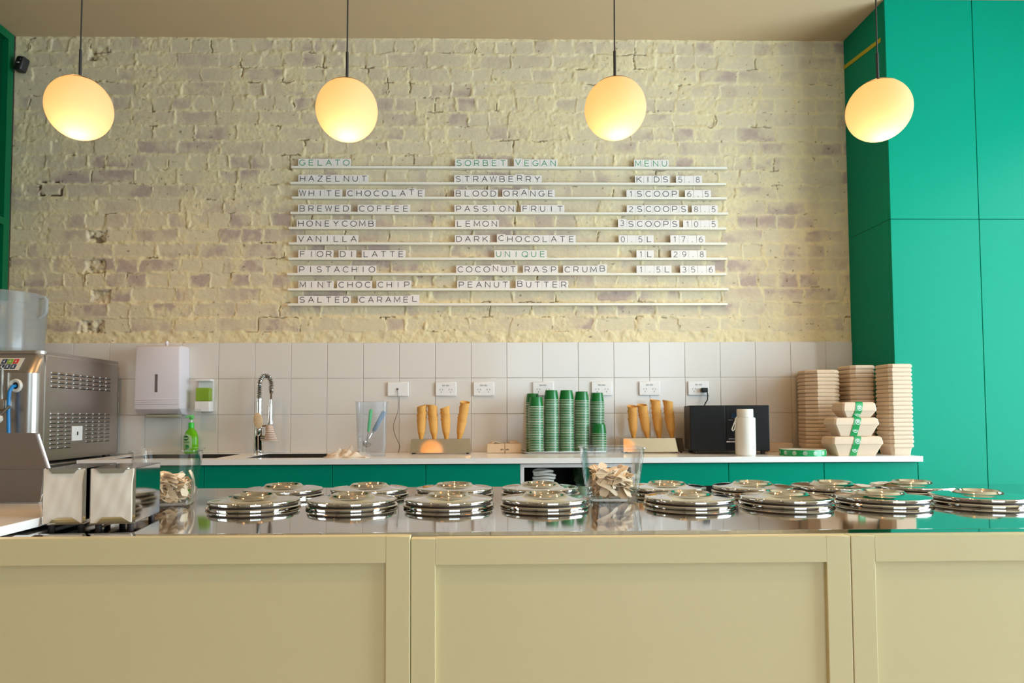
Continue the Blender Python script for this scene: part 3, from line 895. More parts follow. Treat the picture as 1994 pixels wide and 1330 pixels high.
# bundles inside the open shelf
for i in range(7):
    p = at(1059 + (i % 3 - 1) * 1.5, 944 - i * 5.6, -.47)
    L = MB()
    n = 28
    rx, ry = .052, .045
    pts = [(rx * math.cos(2 * PI * k / n), ry * math.sin(2 * PI * k / n), .004 * math.sin(2 * PI * k / n * 2 + i)) for k in range(n + 1)]
    L.tube(pts, .0065, 8, False)
    L.lathe([(0, -.001), (.047, -.001), (.047, .001), (0, .001)], 24)
    zz = .616 + .0075 + i * .0150 + .113
    o = L.build('bowl_lid', PLATEW, None, loc=(p.x, -.47, zz))
    o.rotation_euler = (random.uniform(-.05, .05), random.uniform(-.06, .06), i * .7)
    tag(o, 'pale round lid of the small pile on the open shelf, %s from the bottom' % ORD[i], 'lid', 'pile of pale lids on the open shelf')
for i, (xx, ww, hh, lab) in enumerate(((.775, .10, .21, 'dark green wrapped bundle left of the pale lid pile on the open shelf'), (.985, .11, .235, 'dark green wrapped bundle right of the pale lid pile on the open shelf'),
                                       (1.105, .075, .17, 'dark wrapped bundle at the right end of the open shelf'))):
    bb = MB()
    rings = []
    for j in range(9):
        z = hh * j / 8
        ring = []
        for k in range(28):
            a = 2 * PI * k / 28
            e = 1 + .07 * math.sin(a * 5 + j * 1.3 + i) + .05 * math.sin(a * 9 + j * 2.1)
            e *= (.92 + .12 * math.sin(PI * j / 8))
            q = .55
            cx_, sy_ = math.copysign(abs(math.cos(a)) ** q, math.cos(a)), math.copysign(abs(math.sin(a)) ** q, math.sin(a))
            ring.append((ww * .5 * e * cx_, .08 * e * sy_, z))
        rings.append(ring)
    bb.loft(rings)
    o = bb.build('wrapped_bundle', BAGM, None, loc=(xx, -.30 if i < 2 else -.36, .617))
    tag(o, lab, 'bundle', 'dark bundles on the open shelf')
tag(MB().rbox(-.07, .07, -.055, .055, 0, .112, .006).build('lid_box', DARKIN, None, loc=(at(1059, 940, -.47).x, -.47, .6165)), 'low dark box under the pale lid pile on the open shelf', 'box')

# ------------------------------------------------------------------ tap
T = at(504, 884, -.095)
t = thing('spring_tap', 'chrome spring-neck kitchen tap standing between the two sinks', 'tap', (T.x, -.095, ZW))
MB().lathe([(0, 0), (.028, 0), (.028, .006), (.024, .010), (.0225, .075), (.024, .08), (.024, .135), (.018, .14), (.0165, .20), (.0145, .21), (.0145, .285), (.017, .287), (.017, .30), (0, .301)], 28).build('column', CHROME, t)
pts = [(0, 0, .30)]
for k in range(5): pts.append((0, 0, .30 + .075 * (k + 1) / 5))
rc = .032
for k in range(1, 17):
    a = PI - PI * k / 16
    pts.append((rc + rc * math.cos(a), 0, .375 + rc * 1.55 * math.sin(a)))
pts += [(2 * rc, 0, .365), (2 * rc, 0, .345)]
MB().tube(pts, .0075, 10).build('hose', mat('dark_hose', (.05, .045, .04), .5), t)
# coil around the hose
P = [Vector(p) for p in pts]
L_ = [0]
for a, b_ in zip(P, P[1:]): L_.append(L_[-1] + (b_ - a).length)
def along(s):
    for i in range(len(P) - 1):
        if s <= L_[i + 1] or i == len(P) - 2:
            f = (s - L_[i]) / (L_[i + 1] - L_[i]); return P[i].lerp(P[i + 1], f), (P[i + 1] - P[i]).normalized()
coil = []
N = 24 * 14
for k in range(N + 1):
    c, d_ = along(L_[-1] * k / N)
    n1 = d_.cross(Vector((0, 1, 0))).normalized(); a = 2 * PI * 24 * k / N
    coil.append(c + (n1 * math.cos(a) + Vector((0, 1, 0)) * math.sin(a)) * .0128)
MB().tube(coil, .0024, 6).build('spring', CHROME, t)
MB().tube([(2 * rc, 0, .345), (2 * rc - .002, 0, .22)], .0048, 10).lathe([(0, 0), (.009, .0), (.010, .018), (.0075, .022), (0, .022)], 18, (2 * rc, 0, .328)).build('inner_hose', BRASS, t)
MB().lathe([(0, .095), (.012, .096), (.0175, .10), (.0175, .112), (.0115, .117), (.0105, .19), (.0085, .215), (.006, .235), (0, .236)], 24, (2 * rc - .003, 0, .06)).build('spray_head', CHROME, t)
MB().box(0, .062, -.004, .004, .145, .155).lathe([(.013, -.006), (.0165, -.006), (.0165, .006), (.013, .006)], 20, (2 * rc - .003, 0, .172), True).build('hose_bracket', CHROME, t)
MB().tube([(.0, 0, .085), (.05, -.015, .083), (.072, -.018, .083)], [.016, .0165, .017], 18).tube([(.066, -.018, .083), (.078, -.02, .083)], [.0185, .0185], 18).build('mixer_lever', CHROME, t)
# cloths caught on the tap
cl = MB()
rings = []
for j in range(10):
    f = j / 9
    ring = []
    for k in range(20):
        a = 2 * PI * k / 20
        wx = .014 + .020 * f ** .8; wy = .010 + .006 * math.sin(f * 3)
        ring.append((2 * rc + .0 + wx * math.cos(a) * (1 + .12 * math.sin(a * 4 + j)) + .010 * f, wy * math.sin(a) * (1 + .15 * math.sin(3 * a)) - .004, .150 - .088 * f))
    rings.append(ring)
STRIPE = bpy.data.materials.new('striped_cloth')
nt, bs, out = nodes_of(STRIPE)
tcn = nt.nodes.new('ShaderNodeTexCoord'); wv = nt.nodes.new('ShaderNodeTexWave'); wv.inputs['Scale'].default_value = 26; wv.bands_direction = 'Z'; wv.inputs['Distortion'].default_value = 2
nt.links.new(tcn.outputs['Object'], wv.inputs['Vector'])
rp = nt.nodes.new('ShaderNodeValToRGB'); rp.color_ramp.elements[0].color = (.40, .13, .09, 1); rp.color_ramp.elements[1].color = (.68, .58, .48, 1)
rp.color_ramp.elements[0].position = .05; rp.color_ramp.elements[1].position = .22
nt.links.new(wv.outputs['Fac'], rp.inputs[0]); nt.links.new(rp.outputs[0], bs.inputs['Base Color']); bs.inputs['Roughness'].default_value = .9
o = cl.loft(rings).build('dish_cloth', STRIPE, None, loc=(T.x - .001, -.118, ZW + .006))
tag(o, 'striped cloth hanging from the spray head of the spring tap', 'cloth')
sp_ = MB()
sp_.loft([[(.023 * math.cos(2 * PI * k / 24) * s, y, .042 * math.sin(2 * PI * k / 24) * s) for k in range(24)] for y, s in ((-.008, .85), (-.006, 1), (.006, 1), (.008, .85))])
o = sp_.build('sponge', mat('beige_sponge', (.62, .45, .27), .95, var=.1, bump=.4, bscale=150), None, loc=(T.x + .012, -.150, ZW + .180))
o.rotation_euler = (0, -.12, 0)
tag(o, 'oval beige sponge wedged behind the spray head of the tap', 'sponge')

# crumpled cloth on the worktop
cc = MB()
g = 34
cp = at(678, 886, -.44)
vs = []
for j in range(g):
    for i in range(g):
        u, v = i / (g - 1) * 2 - 1, j / (g - 1) * 2 - 1
        r = math.hypot(u * .97, v)
        hgt = max(0, 1 - r * 1.02) ** .6 * .042 * (0.65 + .5 * math.sin(u * 9 + v * 4) * math.cos(v * 7 - u * 3) + .3 * math.sin(u * 17 - v * 12))
        vs.append((u * .105 * (1 + .08 * math.sin(v * 8)), v * .07 * (1 + .1 * math.sin(u * 7)), max(.002, hgt + .003)))
vb = [(x, y, .0003) for x, y, z in vs]
fs = []
for j in range(g - 1):
    for i in range(g - 1):
        a = j * g + i
        fs.append((a, a + 1, a + g + 1, a + g)); fs.append((a + g * g, a + g + g * g, a + g + 1 + g * g, a + 1 + g * g))
for i in range(g - 1):
    for e in (i, (g - 1) * g + i):
        fs.append((e, e + 1, e + 1 + g * g, e + g * g))
    for e, s_ in ((i * g, g), (i * g + g - 1, g)):
        fs.append((e, e + s_, e + s_ + g * g, e + g * g))
cc.add(vs + vb, fs)
tag(cc.build('crumpled_cloth', CLOTH, None, smooth=60, loc=(cp.x, -.44, ZW)), 'crumpled cream cloth lying on the worktop beside the clear jug', 'cloth')

# clear jug with utensils
J = at(724, 891, -.42)
t = thing('utensil_jug', 'clear straight-sided plastic jug holding utensils beside the crumpled cloth', 'jug', (J.x, -.42, ZW), rz=.1)
hw, hd = .078, .06
def rr_ring(w, d, z, r=.02, n=5):
    out = []
    for cx_, cy_, a0 in ((w - r, d - r, 0), (-w + r, d - r, 90), (-w + r, -d + r, 180), (w - r, -d + r, 270)):
        for k in range(n + 1):
            a = math.radians(a0 + 90 * k / n); out.append((cx_ + r * math.cos(a), cy_ + r * math.sin(a), z))
    return out
MB().loft([rr_ring(hw - .014, hd - .012, .004), rr_ring(hw - .010, hd - .01, .0), rr_ring(hw, hd, .27), rr_ring(hw + .006, hd + .005, .274), rr_ring(hw - .003, hd - .003, .272), rr_ring(hw - .013, hd - .013, .006)], False, True).build('body', JUGM, t)
mk = MB()
for k in range(16):
    mk.box(-hw + .012, -hw + (.034 if k % 4 == 0 else .024), -hd - .0005, -hd + .0005, .045 + k * .013, .0465 + k * .013)
mk.build('measure_marks', mat('grey_marks', (.30, .32, .36), .6), t, smooth=0)
q0 = J.copy()
def utensil(nm, lab, cat, mtl, hx, hz, bx, bz, y, hr, blade):
    A, B = at(hx, hz, y), at(bx, bz, y)
    d = (A - B); L = d.length; d.normalize()
    t_ = thing(nm, lab, cat, B)
    q = d.to_track_quat('Z', 'Y')
    t_.rotation_mode = 'QUATERNION'; t_.rotation_quaternion = q
    MB().loft([[(hr * s * math.cos(2 * PI * k / 14), hr * .8 * s * math.sin(2 * PI * k / 14), z) for k in range(14)] for z, s in ((L * .46, .7), (L * .5, .9), (L * .8, 1.0), (L * .96, 1.05), (L, .6))]).build('handle', mtl, t_)
    if blade == 'scoop':
        MB().tube([(0, 0, L * .48), (0, 0, L * .25)], .004, 8).lathe([(0, .0), (.012, .003), (.02, .012), (.0235, .026), (.022, .026), (.018, .013), (.0, .004)], 20, (0, 0, L * .02)).build('scoop_bowl', CHROME, t_)
    else:
        MB().loft([[(w * x, .0015 * y2, z) for x, y2 in ((-1, -1), (1, -1), (1, 1), (-1, 1))] for w, z in ((.004, L * .47), (.014, L * .42), (.014, L * .1), (.010, 0))]).build('blade', CHROME if blade == 'steel' else mtl, t_)
utensil('spatula', 'green-handled spatula standing in the clear jug', 'spatula', MIDGREEN, 722.5, 797, 713, 878, -.425, .0105, 'steel')
utensil('ice_cream_scoop', 'scoop with blue-grey handle leaning in the clear jug', 'scoop', BLUEGREY, 748.5, 801, 710, 872, -.415, .0150, 'scoop')

# ------------------------------------------------------------------ things on the tiled wall
yT = -.0068
p0, p1 = at(262.6, 672.6, -.125), at(350, 795, -.125)
t = thing('paper_towel_dispenser', 'pale lilac paper towel dispenser hung on the tiles at left', 'dispenser', ((p0.x + p1.x) / 2, yT, p1.z))
w = (p1.x - p0.x) / 2; H = p0.z - p1.z
cb_ = MB()
rings = []
for z, wf, yf in ((-.036, .99, -.03), (-.030, 1.0, -.085), (-.004, 1.02, -.118), (.0, 1.02, -.119), (H * .55, .995, -.119), (H - .02, .975, -.119), (H - .006, .965, -.114), (H, .94, -.10)):
    ww = w * wf; r = .012
    rings.append([(-ww, 0, z), (-ww, yf + r, z), (-ww + r * .3, yf + r * .3, z), (-ww + r, yf, z), (ww - r, yf, z), (ww - r * .3, yf + r * .3, z), (ww, yf + r, z), (ww, 0, z)])
cb_.loft(rings)
cb_.build('case', LILAC, t)
s = MB()
for k in range(3):
    s.rbox(-w * .97, w * .97, -.1215, -.116, .022 + k * .011, .0295 + k * .011, .002, 1)
s.build('ridges', LILAC, t)
sl = at(303.5, 746, -.13)
MB().rbox(-.008, .008, -.1205, -.116, -.049, .049, .002, 1).build('level_slot', mat('smoky_slot', (.10, .075, .06), .2), t, loc=(sl.x - t.location.x, 0, sl.z - t.location.z))
MB().rbox(-w * .62, w * .8, -.085, -.02, -.048, -.034, .003, 1).build('outlet_tray', mat('beige_tray', (.44, .37, .24), .6), t)
MB().tube([(.02, -.05, H - .002), (.02, -.055, H + .018)], [.006, .010], 12).lathe([(0, -.012), (.008, -.009), (.0105, 0), (.008, .009), (0, .012)], 14, (.02, -.055, H + .02)).build('lock_knob', LILAC, t)

p0, p1 = at(379, 738, -.06), at(411, 802, -.06)
cx_ = (p0.x + p1.x) / 2; w = .042
t = thing('soap_dispenser', 'small wall soap dispenser with clear window of green gel on tiles', 'dispenser', (cx_, yT, p1.z))
H = p0.z - p1.z
MB().rbox(-w, w, -.065, 0, 0, H * .32, .006).rbox(-w * 1.04, w * 1.04, -.062, 0, H * .93, H, .004).rbox(-w, w, -.012, 0, H * .3, H * .95, .003).build('housing', WHITE, t)
MB().rbox(-w * .96, w * .96, -.066, -.012, H * .32, H * .93, .006).build('window', JUGM, t)
MB().rbox(-w * .90, w * .90, -.060, -.016, H * .335, H * .73, .005).build('gel', GEL, t)
MB().lathe([(.010, 0), (.012, .002), (.010, .003)], 20).build('push_button', WHITE, t)
bt = t.children[-1]; bt.location = (-.018, -.0655, H * .16); bt.rotation_euler = (PI / 2, 0, 0)

SB = at(368, 882, -.11)
t = thing('soap_bottle', 'bright green pump soap bottle behind the sink at left', 'bottle', (SB.x, -.085, ZW), rz=-.15)
rings = []
for z, rx, ry in ((0, .034, .022), (.004, .038, .025), (.03, .0405, .027), (.07, .041, .027), (.10, .037, .025), (.122, .028, .020), (.134, .016, .014), (.140, .013, .013)):
    rings.append([(rx * math.cos(2 * PI * k / 28), ry * math.sin(2 * PI * k / 28), z) for k in range(28)])
MB().loft(rings).build('body', GELB, t)
MB().lathe([(0, .14), (.015, .14), (.015, .166), (.012, .170), (0, .170)], 24).build('collar', LGREEN, t)
MB().tube([(0, 0, .168), (0, 0, .188)], .0045, 10).build('pump_stem', WHITE, t)
MB().lathe([(0, .186), (.008, .186), (.015, .200), (.015, .208), (.010, .212), (0, .212)], 20).tube([(0, 0, .205), (-.01, -.022, .204), (-.013, -.032, .197)], [.006, .005, .004], 10).build('pump_head', LGREEN, t)
lb = MB()
n = 12
for j in range(8):
    pass
rows = []
for j in range(9):
    z = .015 + .095 * j / 8
    rw = []
    for k in range(n + 1):
        a = math.radians(200 + 100 * k / n)
        s = 1.03
        e = math.sqrt(max(0.0, 1 - ((j / 8) * 2 - 1) ** 4))
        a = math.radians(250 + (a * 180 / PI - 250) * e)
        rw.append((.0405 * s * math.cos(a), .027 * s * math.sin(a), z))
    rows.append(rw)
vs = [p for r in rows for p in r]
fs = [(j * (n + 1) + k, j * (n + 1) + k + 1, (j + 1) * (n + 1) + k + 1, (j + 1) * (n + 1) + k) for j in range(8) for k in range(n)]
lb.add(vs, fs).build('label', mat('pale_green_label', (.42, .62, .30), .4), t)
o = MB().loft([[(.0145 * math.cos(2 * PI * k / 24), y, .0125 * math.sin(2 * PI * k / 24)) for k in range(24)] for y in (0, -.001)]).build('emblem', mat('deep_green_print', (.005, .10, .03), .5), t)
o.location = (-.012, -.0285, .086)
MB().box(-.0125, .0125, -.0302, -.0292, -.003, .0028).build('emblem_band', mat('pale_green_label', (.42, .62, .30), .4), t, smooth=0, loc=(-.012, 0, .086))
MB().box(-.012, .014, -.0298, -.0285, -.002, .0022).build('label_line', mat('mid_green_print', (.03, .26, .06), .5), t, smooth=0, loc=(-.006, 0, .064))
o = MB().loft([[((.011 + .002 * math.sin(3 * a)) * math.cos(a), y, .013 * math.sin(a)) for a in [2 * PI * k / 20 for k in range(20)]] for y in (0, -.001)]).build('leaf_print', mat('mid_green_print', (.03, .26, .06), .5), t)
o.location = (-.006, -.0285, .038); o.rotation_euler = (0, .5, 0)

# power points
def plate(cx, cz, lab, sockets=True, grp='power points on the tiles'):
    t_ = thing('power_point', lab, 'power point', (cx, yT, cz), grp)
    MB().rbox(-.059, .059, -.0105, 0, -.0395, .0395, .004).build('face_plate', WHITE, t_)
    if sockets:
        for sx in (-.026, .026):
            pn = MB()
            for (dx, dz, a) in ((-.0075, .0045, .5), (.0075, .0045, -.5), (0, -.0095, 0)):
                pn.M = Matrix.Translation((sx + dx, -.0105, -.008 + dz)) @ Matrix.Rotation(a, 4, 'Y')
                pn.box(-.0011, .0011, -.0006, .001, -.0042, .0042)
            pn.build('pin_slots', BLACKM, t_, smooth=0)
        for sx in (-.010, .012):
            MB().rbox(sx - .0085, sx + .0085, -.0135, -.010, .0165, .0245, .0015, 1).build('switch', mat('grey_switch', (.48, .45, .43), .4), t_)
    return t_


zc = at(868, 757, 0).z
gx = [at(x, 757, 0).x for x in (868.5, 942, 1057, 1171, 1263.5, 1358.5)]
labs = ['white double power point above the left cone stand', 'white double power point between left cone stand and green cups', 'white double power point behind the second cup stack',
        'white double power point right of the cup stacks', 'white double power point above the right cone stand', 'white double power point with a black plug above the microwave']
for x, l in zip(gx, labs): plate(x, zc - .002, l)
bx = at(775.5, 757, 0)
t = thing('cable_outlet', 'blank white wall plate with a thin cable hanging from it', 'wall plate', (bx.x, yT, zc - .002))
MB().rbox(-.059, .059, -.012, 0, -.0395, .0395, .004).build('face_plate', WHITE, t)
MB().lathe([(0, -.004), (.005, -.004), (.006, .0), (0, .0)], 14).build('grommet', CABLEM, t)
gr = t.children[-1]; gr.location = (-.002, -.013, .0); gr.rotation_euler = (-PI / 2, 0, 0)
cpts = [at(x, y, Y_) for x, y, Y_ in ((773.5, 757, -.021), (774.5, 768, -.026), (776.5, 785, -.03), (775.5, 800, -.035), (770, 815, -.04), (765, 830, -.045), (768, 845, -.05), (775, 860, -.055), (779, 868, -.06), (777, 877, -.07), (775.5, 881, -.09))]
fine_ = []
for a_, b_ in zip(cpts, cpts[1:]):
    for k in range(4): fine_.append(a_.lerp(b_, k / 4))
fine_.append(cpts[-1])
for _ in range(4):
    fine_ = [fine_[0]] + [(fine_[i - 1] + fine_[i] * 2 + fine_[i + 1]) / 4 for i in range(1, len(fine_) - 1)] + [fine_[-1]]
tag(MB().tube([(p.x, p.y, max(p.z, ZW + .002)) for p in fine_], .0017, 6).build('thin_cable', CABLEM), 'thin wavy grey cable running from the wall plate to the worktop', 'cable')

# plug and lead of the microwave
pp = at(1371, 760, -.03)
t = thing('power_plug', 'black power plug and lead above the microwave', 'plug', (pp.x, yT - .0135, pp.z))
MB().rbox(-.017, .018, -.028, -.0, -.012, .014, .005).build('plug_body', BLACK, t)
l0 = Vector((.014, -.018, -.008))
MB().tube([l0, l0 + Vector((.004, 0, -.02)), l0 + Vector((.001, -.002, -.045)), l0 + Vector((-.014, -.004, -.07)), l0 + Vector((-.024, -.004, -.09)), l0 + Vector((-.028, .0, -.13))], .0033, 8).build('lead', BLACK, t)

# ------------------------------------------------------------------ waffle cones on their stands
def cone_mesh(seed):
    r_ = random.Random(seed)
    mb = MB()
    n = 32
    R_, H, th = .0268, .150, .0020
    a1 = r_.uniform(0, 2 * PI)
    rings = []
    prof = [(.0008, 0), (.0075, .025), (.0150, .064), (.0198, .078), (.0228, .105), (.0246, .132), (.0252, .141), (.0274, .145), (.0276, H)]
    def rad(z):
        for (r0, z0), (r1, z1) in zip(prof, prof[1:]):
            if z <= z1: return r0 + (r1 - r0) * (z - z0) / (z1 - z0)
        return prof[-1][0]
    zl = [0, .012, .025, .045, .062, .070, .078, .092, .105, .120, .132, .141, .145, H]
    for i, z in enumerate(zl):
        f = smooth01((z - .10) / .05)
        ring = []
        for k in range(n):
            a = 2 * PI * k / n
            dz = .008 * math.cos(a - a1) * f
            rr = rad(z) * (1 + .012 * math.sin(a * 3 + seed))
            ring.append((rr * math.cos(a), rr * math.sin(a), z + dz))
        rings.append(ring)
    for z in reversed(zl[2:]):
        f = smooth01((z - .10) / .05)
        ring = []
        for k in range(n):
            a = 2 * PI * k / n
            rr = max(.0005, rad(z) * (1 + .012 * math.sin(a * 3 + seed)) - th)
            ring.append((rr * math.cos(a), rr * math.sin(a), z + .008 * math.cos(a - a1) * f - .0004))
        rings.append(ring)
    return mb.loft(rings).mesh('waffle_cone', WAFFLE, 50)


def smooth01(t):
    t = min(1, max(0, t)); return t * t * (3 - 2 * t)


CONES = [cone_mesh(i) for i in range(4)]


def stand(x0, x1, zbase, lab, ytop=-.215, h=.078):
    t_ = thing('cone_stand', lab, 'stand', ((x0 + x1) / 2, -.18, zbase))
    w = (x1 - x0) / 2
    # folded sheet: sloping front, back, ends and a top slotted for the cones
    sh = MB()
    fb, ft, bk = -.058, -.035, .052
    outl = [(fb, .007), (ft, h), (bk, h), (bk, .007)]
    sh.add([(-w - .004, fb, .007), (w + .004, fb, .007), (w, ft, h), (-w, ft, h)], [(0, 1, 2, 3)])
    for sx in (-1, 1):
        sh.add([(sx * (w + .004), fb, .007), (sx * w, ft, h), (sx * w, bk, h), (sx * (w + .004), bk, .007)], [(0, 1, 2, 3)])
    sh.add([(-w - .004, bk, .007), (w + .004, bk, .007), (w, bk, h), (-w, bk, h)], [(0, 1, 2, 3)])
    sh.add([(-w, ft, h), (w, ft, h), (w, -.012, h), (-w, -.012, h)], [(0, 1, 2, 3)])
    sh.add([(-w, .030, h), (w, .030, h), (w, bk, h), (-w, bk, h)], [(0, 1, 2, 3)])
    o = sh.build('folded_sheet', CHROMED, t_, smooth=0)
    for sx in (-1, 1):
        for sy in (fb + .012, bk - .012):
            MB().lathe([(0, 0), (.007, 0), (.007, .0075), (0, .0075)], 14, (sx * (w - .012), sy, 0)).build('foot', RUBBER, t_)
    return t_


p0, p1 = at(799.5, 880, -.24), at(915, 880, -.24)
stand(p0.x, p1.x, ZW, 'polished steel stand holding waffle cones left of the green cups')
p2, p3 = at(1216, 876, -.24), at(1332, 876, -.24)
stand(p2.x, p3.x, ZW, 'polished steel stand holding waffle cones beside the microwave')
conespec = [
    ('left stand', [(820, 822, 790, 'first'), (846, 841.5, 790.5, 'second'), (869.5, 866.5, 793, 'third'), (894.5, 905.5, 783, 'fourth')]),
    ('right stand', [(1234, 1231, 791, 'first'), (1260.5, 1250, 788.5, 'second'), (1283.5, 1275.5, 779, 'third'), (1308.5, 1300, 780.5, 'fourth')])]
ci = 0
for nm, sts in conespec:
    for (bx_, tx_, ty_, od) in sts:
        ybase = 853.5 if nm == 'left stand' else 850
        CY = -.171
        B, Tp = at(bx_, ybase, CY), at(tx_, ty_, CY)
        ax = (Tp - B); L = ax.length; ax.normalize()
        start = -.045                                     # tip below the stand's top
        top = L - .150
        n = max(3, int(round((top - start) / .027)) + 1)
        for k in range(n):
            s = start + (top - start) * k / (n - 1)
            o = bpy.data.objects.new('waffle_cone', CONES[(ci + k) % 4]); COL.objects.link(o)
            o.location = B + ax * s
            q = ax.to_track_quat('Z', 'Y')
            o.rotation_mode = 'QUATERNION'
            from mathutils import Quaternion
            o.rotation_quaternion = q @ Quaternion((0, 0, 1), (ci * 1.7 + k * 2.2))
            pos = 'topmost' if k == n - 1 else ('lowest' if k == 0 else ORD[n - 1 - k] + ' from the top')
            tag(o, 'waffle cone, %s of the %s stack from left on the %s' % (pos, od, nm), 'cone', 'stacked waffle cones on the ' + nm)
            ci += 1

# ------------------------------------------------------------------ small card boxes
for i, (x0, x1, lab) in enumerate(((949, 982.5, 'small pale card box with a raised flap of paper left of the cup tray'), (983.5, 1015, 'small pale card box with folded lid touching the cup tray'))):
    a, b_ = at(x0, 880, -.16), at(x1, 880, -.16)
    w = (b_.x - a.x) / 2
    t = thing('card_box', lab, 'box', ((a.x + b_.x) / 2, -.13, ZW), 'small card boxes on the worktop')
    H = .050
    bx_ = MB()
    bx_.box(-w, w, -.035, -.0335, 0, H).box(-w, w, .0335, .035, 0, H).box(-w, -w + .0015, -.0335, .0335, 0, H).box(w - .0015, w, -.0335, .0335, 0, H).box(-w, w, -.035, .035, 0, .0015)
    bx_.build('carton', CARD, t, smooth=0)
    MB().rbox(-w + .002, w - .002, -.032, .032, .002, H - .004, .004).build('contents', PAPER, t)
    if i == 0:
        f = MB()
        pth = [(-.02, 0, H - .006), (-.022, 0, H + .015), (-.027, 0, H + .035), (-.028, 0, H + .05), (-.022, 0, H + .058)]
        rows = [[(x, y, z) for y in (-.012, .012)] for x, _, z in pth]
        vs = [p for r in rows for p in r]
        f.add(vs, [(2 * k, 2 * k + 1, 2 * k + 3, 2 * k + 2) for k in range(len(pth) - 1)])
        f.add([(-.03, -.03, H - .004), (.0, -.031, H + .012), (.038, -.02, H + .002), (.03, .03, H + .001), (-.03, .03, H + .004)], [(0, 1, 2, 3, 4)])
        o = f.build('paper_flap', mat('cream_paper', (.74, .60, .38), .8), t)
        sm = o.modifiers.new('thick', 'SOLIDIFY'); sm.thickness = .0012
    else:
        f = MB()
        f.add([(-.02, -.01, H), (.036, -.03, H + .001), (.036, .03, H + .001), (-.02, .03, H), (-.012, -.012, H + .016), (.03, -.012, H + .006), (.026, .028, H + .014), (-.01, .028, H + .016)],
              [(0, 1, 5, 4), (1, 2, 6, 5), (2, 3, 7, 6), (3, 0, 4, 7), (4, 5, 6, 7), (0, 3, 2, 1)])
        f.build('folded_lid', CARD, t, smooth=0)
    mk = MB()
    for k in range(3):
        xx = (w - .022 + k * .006) if i == 0 else (-w + .004 + k * .006)
        mk.box(xx, xx + .0042, -.0356, -.0349, .016, .0205 + .003 * (k % 2))
    mk.build('printed_mark', INKK, t, smooth=0)

# ------------------------------------------------------------------ paper cups on a tray
ta, tb = at(1018, 878, -.25), at(1180, 877, -.25)
t = thing('cup_tray', 'thin metal tray under the green paper cup stacks', 'tray', ((ta.x + tb.x) / 2, -.155, ZW))
w = (tb.x - ta.x) / 2
MB().loft([rr_ring(w - .012, .105, .0, .015), rr_ring(w, .117, .012, .015), rr_ring(w + .003, .12, .012, .015), rr_ring(w + .003, .12, .0105, .015), rr_ring(w - .002, .115, .0105, .015), rr_ring(w - .014, .103, .002, .015)], False, True).build('tray_pan', CHROMED, t)
CR, CT, CHH = .0405, .0325, .052
cup_me = MB().lathe([(CR - .0012, 0), (CR - .0012, .001), (CT, CHH - .002), (CT - .0006, CHH), (CT - .003, CHH), (CT - .003, CHH - .004), (0, CHH - .004), (0, CHH - .0048), (CT - .0036, CHH - .0048), (CR - .002, .001)], 30, close=True).mesh('paper_cup', CUPG, 40)
rim_me = MB().lathe([(CR + .0008 * math.cos(a) + .0003, .0010 + .0010 * math.sin(a)) for a in [2 * PI * k / 8 for k in range(8)]], 30, close=True).mesh('rim', CUPW, 180)
cupstacks = [(1043.5, 773.5, -.195, 'front leftmost'), (1037.5, 766.5, -.108, 'rear leftmost'), (1073.3, 760, -.165, 'second'), (1103, 760, -.165, 'middle'), (1132.5, 762.5, -.165, 'fourth'),
             (1162.5, 765, -.105, 'rear rightmost'), (1166.5, 826, -.195, 'short front right')]
for (px, py, Y_, nm) in cupstacks:
    p = at(px, py, Y_)
    z0 = ZW + .0030
    n = int(round((p.z - z0 - CHH) / .0087)) + 1
    pt = (p.z - z0 - CHH) / max(1, n - 1)
    for k in range(n):
        o = bpy.data.objects.new('paper_cup', cup_me); COL.objects.link(o)
        o.location = (p.x + random.uniform(-.0004, .0004), Y_ + random.uniform(-.0004, .0004), z0 + k * pt)
        o.rotation_euler = (0, 0, random.uniform(0, 6))
        link_mesh('rim', rim_me, o)
        pos = ORD[n - 1 - k] + ' from the top' if k < n - 1 else 'showing its whole side on top'
        tag(o, 'upturned green paper cup, %s of the %s stack' % (pos, nm), 'cup', 'stacked green paper cups')

# ------------------------------------------------------------------ microwave and bottle
m0, m1 = at(1342.5, 789.5, -.335), at(1499, 876.5, -.41)
mz0, mz1 = ZW + .016, m0.z
t = thing('microwave', 'black microwave oven on the worktop behind the white bottle', 'microwave', ((m0.x + m1.x) / 2, -.3725, ZW), rz=-math.atan2(.075, m1.x - m0.x))
w = math.hypot(m1.x - m0.x, .075) / 2
MB().rbox(-w, w, .012, .285, .016, mz1 - ZW, .004).build('case', mat('dark_case', (.03, .022, .018), .5, spec=.25), t)
MB().rbox(-w, -w * .09 - .001, -.006, .014, .018, mz1 - ZW - .001, .004).rbox(-w, w, -.004, .0125, .0175, mz1 - ZW - .0005, .003).build('door', BLACK, t)
MB().rbox(-w * .09 + .001, w, -.006, .014, .018, mz1 - ZW - .001, .004).build('control_panel', BLACK, t)
MB().rbox(-w * .085, w * .36, -.010, -.005, .060, .0675, .002, 1).build('release_bar', SILVER, t)
MB().prism([(-w * .03, .0765), (w * .12, .0765), (w * .15, .0805), (.0, .0805)], 'y', -.0072, -.0058).prism([(-w * .02, mz1 - ZW - .077), (w * .09, mz1 - ZW - .077), (w * .09, mz1 - ZW - .0755), (-w * .02, mz1 - ZW - .0755)], 'y', -.0068, -.0058).build('printed_mark', SILVER, t, smooth=0)
MB().rbox(w * .05, w * .62, -.0072, -.0055, mz1 - ZW - .065, mz1 - ZW - .040, .001, 1).build('display', mat('display_glass', (.005, .02, .04), .08), t)
for sx in (-1, 1):
    for sy in (.02, .26):
        MB().lathe([(0, 0), (.011, 0), (.012, .017), (0, .017)], 14, (sx * (w - .03), sy, 0)).build('foot', RUBBER, t)

